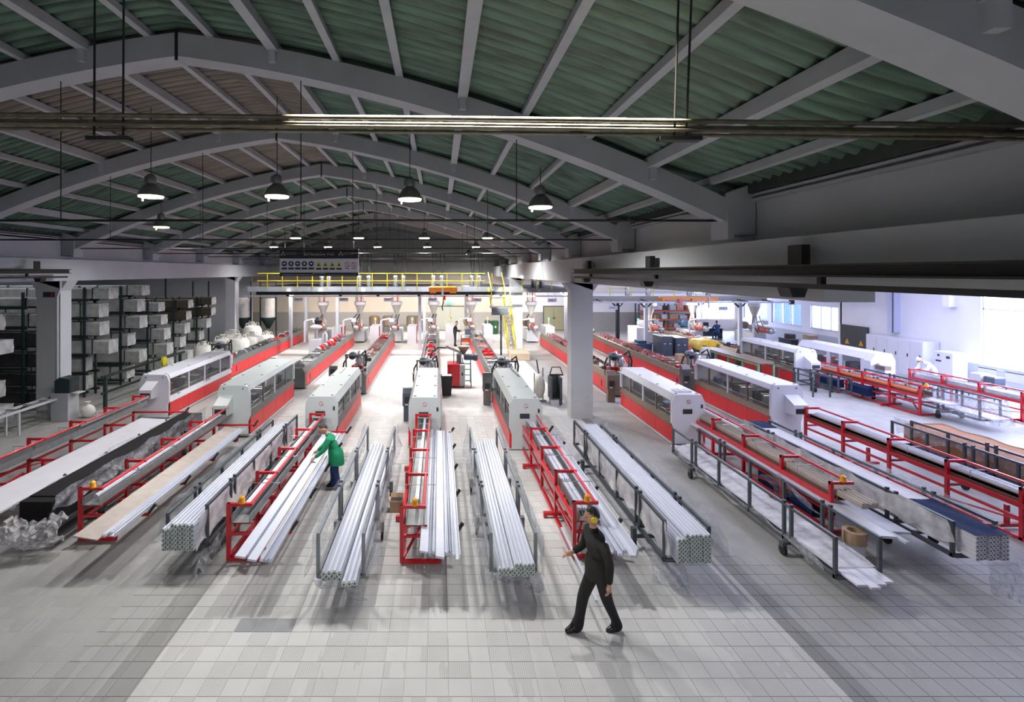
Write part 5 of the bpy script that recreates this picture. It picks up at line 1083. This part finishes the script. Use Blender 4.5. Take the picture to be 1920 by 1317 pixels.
for k in range(2): no_entry(sg, 1.22 + .30 * k, -.022, -.10, .115); MB().box(1.22 + .3 * k - .09, 1.22 + .3 * k + .09, -.026, -.02, -.275, -.25).build('caption_plate', SIGNB, sg)
for x in (-1.5, 1.5): MB().tube((x, 0, .57), (x, 0, 2.2 if x > 0 else 1.35), .008, 6).build('hanging_wire', DARKIRON, sg)
# ------------------------------------------------------------------ side hall
t = thing('pallet_shelving', 'orange red pallet shelving with boxes before the white end wall', 'rack', (15.6, 40.4, 0))
for x in (0, 2.3, 4.4): MB().box(x - .05, x + .05, -.4, -.3, 0, 2.3).box(x - .05, x + .05, .3, .4, 0, 2.3).build('upright', BLUEG, t)
for z in (.45, 1.12, 1.8): MB().box(0, 4.4, -.44, -.38, z - .12, z).build('beam', ORRED, t); MB().box(0, 4.4, -.38, .4, z - .04, z).build('shelf_board', CARDL, t)
rdb = random.Random(12)
for z, w in ((.455, 'bottom'), (1.125, 'middle'), (1.805, 'top')):
    x = .15; k = 0
    while x < 4.0:
        l = rdb.uniform(.4, .7); h = rdb.uniform(.25, .48)
        o = MB().box(0, l, -.3, .3, 0, h, .01).build('stored_box', rdb.choice([CARDL, HOODW, DARKIN, CARD, WALL])); o.location = (15.6 + x, 40.4, z); tag(o, 'stored box on the %s orange shelf, number %s from its left end' % (w, ('one', 'two', 'three', 'four', 'five', 'six', 'seven', 'eight', 'nine')[k]), 'box', 'boxes on the orange shelving'); x += l + rdb.uniform(.05, .25); k += 1
for i, (x, y, w, d, h) in enumerate(((12.7, 29.2, .62, 1.3, 1.12), (13.4, 29.0, .7, 1.4, 1.05))):
    t = thing('machine_cabinet', 'dark blue grey machine cabinet in the side hall, %s of two' % ('left', 'right')[i], 'cabinet', (x, y, 0)); MB().box(0, w, 0, d, 0, h, .03).build('case', BLUEG, t)
    for k in range(2): MB().box(.04 + k * w / 2, w / 2 - .03 + k * w / 2, -.012, 0, .1, h - .2).build('door_leaf', BLUEG, t); MB().box(.1 + k * w / 2, .2 + k * w / 2, -.018, -.012, h * .6, h * .6 + .05).build('vent', SIGNW, t)
t = thing('yellow_cover', 'crumpled yellow tarpaulin over a machine behind the long white saw', 'cover', (14.6, 28.2, 0))
MB().grid(lambda u, v: (-.1 + 1.3 * u + .04 * math.sin(11 * v), -.2 + 1.9 * v, .98 - .25 * abs(2 * u - 1) ** 3 * 2 - .35 * (u > .85) - .12 * math.sin(9 * u + 4 * v) * .4 - .55 * max(0, .12 - v) * 6), 18, 18).build('tarpaulin', mat('yellow_tarpaulin', (.85, .55, .02), .5, var=.15), t, True); MB().box(.05, 1.0, 0, 1.5, 0, .72).build('machine_below', BLUEP, t)
t = thing('blue_base', 'blue machine base with cartons beside the blue grey cabinets', 'machine', (11.6, 30.2, 0)); MB().box(0, .95, 0, 1.0, 0, .55, .03).build('base', BLUEP, t); MB().box(-.4, -.1, .1, .5, 0, .6).build('carton', CARDL, t); MB().box(.2, .7, .2, .8, .55, .7).build('upper_case', BLUEP, t)
o = MB().box(0, .42, 0, .4, 0, .5, .03).build('carton', CARDL); o.location = (12.4, 26.6, 0); tag(o, 'light brown carton in front of the blue grey cabinets', 'carton')
t = thing('beige_drum', 'rounded beige sack drum beside the pale green trestle', 'drum', (13.3, 25.6, 0)); MB().lathe((0, 0, 0), [(.2, 0), (.24, .3), (.26, .8), (.2, 1.0), (.05, 1.05)], 14).build('drum', BAG, t, True)
t = thing('green_trestle', 'long pale green trestle table with brown top behind the white saw', 'table', (13.9, 21.6, 0))
MB().box(-.45, .25, 0, 4.6, .90, .94).build('table_top', WARMST, t); MB().bar((-.45, 0, .86), (-.45, 4.6, .86), .05, .07).bar((.25, 0, .86), (.25, 4.6, .86), .05, .07).build('edge_rail', GREENP, t)
for k in range(5):
    for x in (-.42, .22): MB().box(x - .035, x + .035, 1.12 * k, 1.12 * k + .07, 0, .88).build('leg', GREENP, t)
    MB().bar((-.42, 1.12 * k, .3), (.22, 1.12 * k, .3), .04).build('cross_bar', GREENP, t)
t = thing('rail_cart', 'dark rail cart between the white saw with snout and the far red rack', 'cart', (14.6, 19.6, 0))
for x in (-.3, .35):
    MB().bar((x, 0, .75), (x, 3.2, .75), .04).build('rail', GREYM, t)
    for y in (0, 1, 2, 3.2): MB().box(x - .025, x + .025, y - .02, y + .02, 0, .78).build('post', GREYM, t)
t = thing('electrical_cabinets', 'row of five white electrical cabinet doors at the side wall', 'cabinet', (21.25, 22.5, 0))
MB().box(0, .72, 0, 3.0, 0, 1.72, .02).build('case', HOODW, t)
for k in range(5): lf = MB().box(-.018, 0, .6 * k + .02, .6 * k + .58, .08, 1.66).build('door_leaf', HOODW, t); MB().box(-.03, -.018, .6 * k + .1, .6 * k + .16, .95, 1.1).build('handle', GREYM, lf)
t = thing('electrical_cover', 'dark grey board with two yellow triangles on the white side wall', 'panel', (21.9, 26.2, 0)); MB().box(0, .08, 0, 1.75, .7, 1.95).build('board', mat('graphite_board', (.035, .042, .045), .6, var=.1), t)
for y in (.40, 1.30): MB().prism([(y - .14, .95), (y + .14, .95), (y, 1.22)], 'x', -.006, 0).build('warning_triangle', AMBER, t); MB().prism([(y - .02, 1.0), (y + .02, 1.0), (y, 1.13)], 'x', -.009, -.006).build('bolt_mark', SIGNK, t)
t = thing('control_cabinet', 'white control cabinet with dark meters at the side wall', 'cabinet', (20.75, 20.7, 0)); MB().box(0, .6, 0, .8, .08, 1.5, .02).build('case', HOODW, t); MB().box(.02, .58, .02, .78, 0, .08).build('plinth', BLACKP, t)
for y, z, w, h in ((.12, 1.25, .14, .1), (.55, 1.3, .08, .08), (.48, 1.08, .22, .06)): MB().box(-.012, 0, y, y + w, z, z + h).build('meter', DARKIN, t)
t = thing('instrument_trolley', 'blue grey instrument trolley below the sunlit window', 'trolley', (20.5, 18.9, 0)); MB().box(0, .5, 0, 1.0, .55, .58).build('shelf_board', STEEL, t); MB().box(.05, .45, .05, .45, .58, .88, .04).build('grey_case', BLUEG, t); MB().box(.05, .45, .55, .95, .58, .92, .04).build('pale_case', WALL, t)
for x in (.02, .46):
    for y in (.03, .95): MB().box(x, x + .03, y, y + .03, 0, .56).build('leg', GREYM, t)
t = thing('small_stand', 'dark stand with yellow box against the far white wall', 'stand', (22.6, 31.2, 0)); MB().bar((0, 0, 0), (0, 0, .7), .08).build('stand_post', GREYM, t); MB().box(-.25, .25, -.3, .3, .7, .95, .02).build('yellow_box', CARDL, t)
t = thing('work_desk', 'dark work desk with screens before the seated worker in blue', 'desk', (19.2, 37.0, 0)); MB().box(-.7, 1.1, -.3, .3, .70, .75).build('desk_top', DARKIN, t); MB().box(-.7, -.65, -.3, .3, 0, .7).box(1.05, 1.1, -.3, .3, 0, .7).box(-.7, 1.1, .25, .3, .1, .7).build('desk_side', BLUEG, t); MB().box(-.2, .25, .0, .05, .8, 1.15).box(-.02, .06, 0, .05, .75, .8).build('monitor', DARKIN, t)
t = thing('floor_box', 'wooden bench with dark crates at the far white wall', 'bench', (22.9, 33.6, 0)); MB().box(-.3, .3, -.6, .6, .4, .46).build('bench_top', WARMST, t); [MB().box(a_, a_ + .08, -.55, .55, 0, .4).build('leg', GREYM, t) for a_ in (-.28, .2)]; MB().box(-.2, .2, -.4, .1, .46, .75).build('dark_crate', DARKIN, t)
# ------------------------------------------------------------------ people
def skinned(joints, bones, rad, root):
    names = list(joints); idx = {n: i for i, n in enumerate(names)}
    me = bpy.data.meshes.new('skin_source'); me.from_pydata([joints[n] for n in names], [(idx[a], idx[b]) for a, b in bones], [])
    o = bpy.data.objects.new('skin_source', me); COL.objects.link(o)
    m = o.modifiers.new('skin', 'SKIN'); m.use_smooth_shade = True; s = o.modifiers.new('sub', 'SUBSURF'); s.levels = 2; s.render_levels = 2
    lay = me.skin_vertices[0].data
    for n in names:
        r = rad[n]; lay[idx[n]].radius = r if isinstance(r, tuple) else (r, r); lay[idx[n]].use_root = (n == root)
    dg = bpy.context.evaluated_depsgraph_get(); dg.update(); ev = o.evaluated_get(dg); out = bpy.data.meshes.new_from_object(ev)
    bpy.data.objects.remove(o); return out
def head_geo(c, fwd, up, s=1.0):
    fwd = Vector(fwd).normalized(); up = Vector(up).normalized(); side = up.cross(fwd).normalized(); fwd = side.cross(up)
    b = MB(); b.ball((0, 0, 0), 1, 20, 16); vs = []
    for x, y, z in b.v:      # x forward, y side, z up
        w = .076 * (1 - .28 * max(0, -z) ** 1.5); d = .097 * (1 - .12 * max(0, -z)); px, py, pz = x * d, y * w, z * .118
        if x > .3 and z < 0: px += .010 * (x - .3) * min(1, -z * 2)                      # jaw and chin
        if x > .8 and abs(y) < .30 and -.45 < z < .15: px += .022 * (1 - abs(y) / .30) * (1 - abs(z + .2) / .4 if abs(z + .2) < .4 else 0)  # nose
        if x > .7 and .05 < z < .32: px += .005
        if x > .75 and .15 < abs(y) < .55 and -.12 < z < .12: px -= .006                  # eye sockets
        vs.append(Vector(c) + s * (fwd * px + side * py + up * pz))
    fr = lambda x, y, z: Vector(c) + s * (fwd * x + side * y + up * z)
    return vs, b.f, fr, (fwd, side, up)
def hand_geo(b, wrist, d, palm_n, s=1.0, curl=.5, left=1):
    """palm, four fingers and thumb; d points to the finger tips, palm_n out of the palm"""
    w = Vector(wrist); d = Vector(d).normalized(); pn = Vector(palm_n); pn = (pn - d * pn.dot(d)).normalized(); sd = d.cross(pn) * left
    b.path([w - d * .02 * s, w + d * .02 * s, w + d * .055 * s, w + d * .092 * s], [.024 * s, .031 * s, .036 * s, .026 * s], 10)
    for k, ln in enumerate((.070, .080, .074, .056)):
        o = w + d * .082 * s + sd * (.027 - .018 * k) * s; pts = [o]; a = 0
        for seg in (.45, .32, .23):
            a += curl * (.55 if seg == .45 else .75); pts.append(pts[-1] + (d * math.cos(a) + pn * math.sin(a)) * ln * seg * s)
        b.path(pts, [.0095 * s, .009 * s, .008 * s, .0055 * s], 7)
    o = w + d * .025 * s + sd * .028 * s; t1 = o + (d * .6 + sd * .8).normalized() * .035 * s; t2 = t1 + (d * .8 + sd * .25 + pn * .5).normalized() * .032 * s; t3 = t2 + (d * .8 + pn * .6).normalized() * .022 * s
    b.path([o, t1, t2, t3], [.014 * s, .012 * s, .010 * s, .006 * s], 7)
def person(lab, J, loc, headfwd, mats, hair, s=1.0, muffs=False, hands=None, coat=None, hairlen=0, radk=1.0, cap=None):
    """J: joints in metres about loc. mats: dict region -> material"""
    R = dict(pelvis=(.145, .125), belly=(.138, .118), chest=(.152, .122), upch=(.115, .105), neckb=(.07, .065), neck=.054, headb=.05,
             shL=.074, elL=.056, wrL=.040, shR=.074, elR=.056, wrR=.040, hipL=.102, knL=.076, anL=.052, hipR=.102, knR=.076, anR=.056, toeL=.034, toeR=.034, heelL=.04, heelR=.04)
    R = {k: (tuple(c * s * radk for c in v) if isinstance(v, tuple) else v * s * radk) for k, v in R.items()}
    J = {k: Vector(v) for k, v in J.items()}
    J['upch'] = J['chest'].lerp(J['neckb'], .58)
    for q in 'LR':
        J['heel' + q] = J['an' + q] + (J['an' + q] - J['toe' + q]) * .28; J['heel' + q].z = max(.035 * s, J['an' + q].z - .045 * s)
    bones = [('pelvis', 'belly'), ('belly', 'chest'), ('chest', 'upch'), ('upch', 'neckb'), ('neckb', 'neck'), ('neck', 'headb')]
    for q in 'LR': bones += [('upch', 'sh' + q), ('sh' + q, 'el' + q), ('el' + q, 'wr' + q), ('pelvis', 'hip' + q), ('hip' + q, 'kn' + q), ('kn' + q, 'an' + q), ('an' + q, 'toe' + q), ('an' + q, 'heel' + q)]
    me = skinned(J, bones, R, 'pelvis')
    root = None
    vs = [tuple(v.co) for v in me.vertices]; fs = [tuple(p.vertices) for p in me.polygons]
    seg = []
    reg = dict(pelvis='legs', belly='top', chest='top', neckb='top', neck='skin', headb='skin')
    for a, b_ in bones:
        n = b_[:2]
        r = 'top' if n in ('sh', 'el', 'wr') or b_ in ('belly', 'chest', 'upch', 'neckb') else 'skin' if b_ in ('neck', 'headb') else 'shoe' if n in ('to', 'he') and b_ != 'headb' else 'legs'
        seg.append((J[a], J[b_], r, (R[a][0] if isinstance(R[a], tuple) else R[a])))
    order = ['skin', 'top', 'legs', 'shoe', 'yoke', 'eye', 'lip']; mi = []
    for f in fs:
        c = sum((Vector(vs[i]) for i in f), Vector()) / len(f); best = None
        for a, b_, r, rr in seg:
            ab = b_ - a; t = max(0, min(1, (c - a).dot(ab) / max(1e-9, ab.length_squared))); dd = (c - a - ab * t).length - rr * .6
            if best is None or dd < best[0]: best = (dd, r, t)
        r = best[1]
        if r == 'top' and 'yoke' in mats and J['upch'].z - .06 * s < c.z < J['upch'].z + .06 * s: r = 'yoke'
        mi.append(order.index(r))
    hc = J['headb'] + (J['headb'] - J['neck']).normalized() * .085 * s
    up = (J['headb'] - J['neck']).normalized() * .6 + Vector((0, 0, .4))
    hv, hf, fr, ax = head_geo(hc, headfwd, up, s); n = len(vs); vs += [tuple(v) for v in hv]; fs += [tuple(i + n for i in f) for f in hf]; mi += [0] * len(hf)
    ex = MB()
    for sd in (-1, 1): ex.ball(fr(-.005, .078 * sd, -.005), (.012 * s, .012 * s, .03 * s), 8, 6)     # ears
    if hands:
        for (wr, d, pn, curl, left) in hands: hand_geo(ex, J[wr], d, pn, s * 1.0, curl, left)
    n = len(vs); vs += ex.v; fs += [tuple(i + n for i in f) for f in ex.f]; mi += [0] * len(ex.f)
    ey = MB()
    for sd in (-1, 1): ey.ball(fr(.083, .030 * sd, .005), .011 * s, 8, 6)
    n = len(vs); vs += ey.v; fs += [tuple(i + n for i in f) for f in ey.f]; mi += [5] * len(ey.f)
    lp = MB(); lp.path([fr(.088, -.024, -.062), fr(.098, 0, -.060), fr(.088, .024, -.062)], .006 * s, 6)
    n = len(vs); vs += lp.v; fs += [tuple(i + n for i in f) for f in lp.f]; mi += [6] * len(lp.f)
    body = bpy.data.meshes.new('person'); body.from_pydata(vs, [], fs)
    for k in order: body.materials.append(mats.get(k) or {'eye': EYE, 'lip': LIP, 'skin': SKIN, 'yoke': mats['top']}[k])
    body.polygons.foreach_set('material_index', mi); body.shade_smooth(); body.update()
    o = link('person', body, None, loc); tag(o, lab, 'person')
    # hair: a cap over crown and back
    hb = MB(); hb.ball((0, 0, 0), 1, 18, 14); hv2 = []
    for x, y, z in hb.v:
        px, py, pz = x * .104, y * .083, z * .122
        cut = .35 - .55 * max(0, -x) - hairlen * max(0, -x)
        if x > .25: cut = .35 + .35 * (x - .25)
        if z < cut: k_ = .80; px *= k_; py *= k_; pz *= k_
        hv2.append(fr(px - .006, py, pz + .006))
    h_ = MB(); h_.add(hv2, hb.f)
    if hair: h_.build('hair', hair, o, True)
    if cap: c_ = MB(); c_.add([fr(x * .106, y * .086, max(.02, z * .13)) for x, y, z in hb.v], hb.f); c_.build('cap', cap, o, True)
    if muffs:
        mm = MB()
        for sd in (-1, 1): mm.path([fr(-.0, .070 * sd, -.01), fr(-.0, .088 * sd, -.01), fr(0, .112 * sd, -.01), fr(0, .118 * sd, -.01)], [.040 * s, .044 * s, .040 * s, .025 * s], 14)
        mu = mm.build('ear_muffs', YEL, o, True)
        MB().path([fr(-.0, .10 * math.cos(math.pi * k / 10), .02 + .125 * math.sin(math.pi * k / 10)) for k in range(11)], .006 * s, 6).build('head_band', BLACKP, mu, True)
    if coat:  # open coat skirt hanging over the hips
        top, bot, m, w, lean, cf = coat; g = MB(); c = J['pelvis']
        def fn(u, v):
            a = 2 * math.pi * u; k = .80 + .20 * min(1, v * 3) + cf * v + .02 * math.sin(5 * a + 3 * v)
            bl = J['belly']; z = bl.z + .03 + (c.z + bot - bl.z - .03) * v; t = max(0, min(1, (bl.z - z) / max(.01, bl.z - c.z)))
            return (bl.x + (c.x - bl.x) * t + lean[0] * v + w[0] * k * math.cos(a), bl.y + (c.y - bl.y) * t + lean[1] * v + w[1] * k * math.sin(a), z + .012 * math.sin(3 * a) * v)
        g.grid(fn, 32, 9); g.build('coat_skirt', m, o, True)
    return o
# the walking worker (faces left, ear muffs on)
JW = dict(pelvis=(0.03, 0, .87), belly=(.02, .0, 1.02), chest=(-.01, .0, 1.20), neckb=(-.02, 0, 1.37), neck=(-.03, 0, 1.43), headb=(-.04, 0, 1.49),
          shL=(.03, -.185, 1.31), elL=(.11, -.235, 1.04), wrL=(.095, -.25, .80), shR=(-.04, .185, 1.31), elR=(-.10, .235, 1.06), wrR=(-.27, .16, 1.00),
          hipL=(.04, -.09, .84), knL=(.13, -.05, .48), anL=(.30, .00, .10), toeL=(.13, -.01, .03), hipR=(.02, .09, .84), knR=(-.16, .04, .49), anR=(-.25, -.03, .10), toeR=(-.43, -.04, .055))
person('person in black work clothes with yellow ear muffs, walking left across the floor', JW, (2.09, 6.84, -.035), (-1, -.05, -.05), dict(top=JACKB, legs=TROUB, shoe=SHOE, yoke=JACKGREY, skin=SKIN), HAIR, 1.0, True,
       [('wrL', (-.1, -.05, -1), (-1, .3, 0), .5, 1), ('wrR', (-1, -.05, -.25), (0, -.3, -1), .45, -1)], radk=1.06, hairlen=.35, coat=(.14, -.09, JACKB, (.165, .205), (.0, 0), .04))
# the worker in green, leaning over the profiles
JG = dict(pelvis=(.06, 0, .78), belly=(.03, .0, .92), chest=(-.04, .0, 1.08), neckb=(-.10, 0, 1.19), neck=(-.135, 0, 1.235), headb=(-.165, 0, 1.27),
          shL=(-.05, -.17, 1.13), elL=(-.17, -.20, .92), wrL=(-.36, -.15, .76), shR=(-.10, .17, 1.12), elR=(-.22, .20, .94), wrR=(-.37, .10, .82),
          hipL=(.07, -.08, .75), knL=(.07, -.09, .43), anL=(.17, -.09, .09), toeL=(.02, -.10, .03), hipR=(.05, .08, .75), knR=(-.02, .08, .42), anR=(-.01, .09, .09), toeR=(-.17, .09, .03))
person('person in green coat and blue jeans leaning over the white profiles', JG, (-2.36, 11.35, -.025), (-1, -.25, -.30), dict(top=GREENC, legs=JEANS, shoe=SHOE, skin=SKIN), HAIRB, .96, False,
       [('wrL', (-1, .0, -.6), (0, 0, -1), .4, 1), ('wrR', (-1, -.1, -.6), (0, 0, -1), .4, -1)], coat=(.10, -.20, GREENC, (.160, .205), (.02, 0), .06), hairlen=.1)
# the far worker standing at the trolley
JF = dict(pelvis=(0, 0, .86), belly=(.0, .0, 1.0), chest=(.02, 0, 1.18), neckb=(.05, 0, 1.34), neck=(.07, 0, 1.39), headb=(.09, 0, 1.44), shL=(.03, .18, 1.28), elL=(.14, .2, 1.03), wrL=(.36, .16, 1.0), shR=(.03, -.18, 1.28), elR=(.14, -.2, 1.02), wrR=(.36, -.15, .98),
          hipL=(0, .09, .82), knL=(.02, .09, .46), anL=(0, .09, .09), toeL=(.15, .09, .03), hipR=(0, -.09, .82), knR=(.02, -.09, .46), anR=(-.02, -.09, .09), toeR=(.13, -.09, .03))
person('person in dark clothes standing at the work table far down the aisle', JF, (1.0, 33.0, -.02), (1, -.1, -.4), dict(top=DARKC, legs=DARKC, shoe=SHOE, skin=SKIN), HAIR, 1.0, False, [('wrL', (1, 0, -.2), (0, 0, -1), .4, -1), ('wrR', (1, 0, -.2), (0, 0, -1), .4, 1)])
# the worker in white bending at the far rack
JB = dict(pelvis=(.1, 0, .85), belly=(.02, 0, .96), chest=(-.14, 0, 1.08), neckb=(-.27, 0, 1.16), neck=(-.32, 0, 1.19), headb=(-.37, 0, 1.22), shL=(-.2, -.18, 1.1), elL=(-.32, -.2, .9), wrL=(-.5, -.15, .85), shR=(-.2, .18, 1.1), elR=(-.32, .2, .9), wrR=(-.5, .15, .85),
          hipL=(.1, -.09, .82), knL=(.06, -.1, .46), anL=(.1, -.1, .09), toeL=(-.05, -.1, .03), hipR=(.1, .09, .82), knR=(.04, .1, .46), anR=(.1, .1, .09), toeR=(-.05, .1, .03))
person('person in white overall and cap bending over the farthest red rack', JB, (19.75, 20.6, 0), (-1, 0, -.7), dict(top=WHITEC, legs=WHITEC, shoe=SHOE, skin=SKIN), HAIR, 1.0, False, [('wrL', (-1, 0, -.3), (0, 0, -1), .4, 1), ('wrR', (-1, 0, -.3), (0, 0, -1), .4, -1)], cap=WHITEC)
# the seated worker in blue
JS = dict(pelvis=(0, 0, .55), belly=(0, 0, .70), chest=(0, .05, .90), neckb=(0, .08, 1.05), neck=(0, .09, 1.10), headb=(0, .10, 1.15), shL=(-.18, .05, 1.0), elL=(-.22, .2, .80), wrL=(-.12, .42, .82), shR=(.18, .05, 1.0), elR=(.22, .2, .8), wrR=(.12, .42, .82),
          hipL=(-.09, .03, .52), knL=(-.1, .42, .50), anL=(-.1, .40, .09), toeL=(-.1, .54, .03), hipR=(.09, .03, .52), knR=(.1, .42, .5), anR=(.1, .40, .09), toeR=(.1, .54, .03))
person('person in blue sitting at the dark desk before the sunlit end window', JS, (19.6, 36.1, 0), (0, 1, -.2), dict(top=BLUEC, legs=BLUEC, shoe=SHOE, skin=SKIN), HAIR, 1.0, False, [('wrL', (0, 1, -.1), (0, 0, -1), .4, 1), ('wrR', (0, 1, -.1), (0, 0, -1), .4, -1)])
t = thing('work_stool', 'dark stool under the seated person in blue', 'stool', (19.6, 36.08, 0)); MB().lathe((0, 0, .38), [(.17, 0), (.19, .02), (.18, .06)], 16).build('seat', BLACKP, t, True); MB().tube((0, 0, .05), (0, 0, .38), .03).build('stem', GREYM, t)
for k in range(5): MB().bar((0, 0, .06), (.24 * math.cos(k * 1.257), .24 * math.sin(k * 1.257), .03), .03).build('foot', GREYM, t)
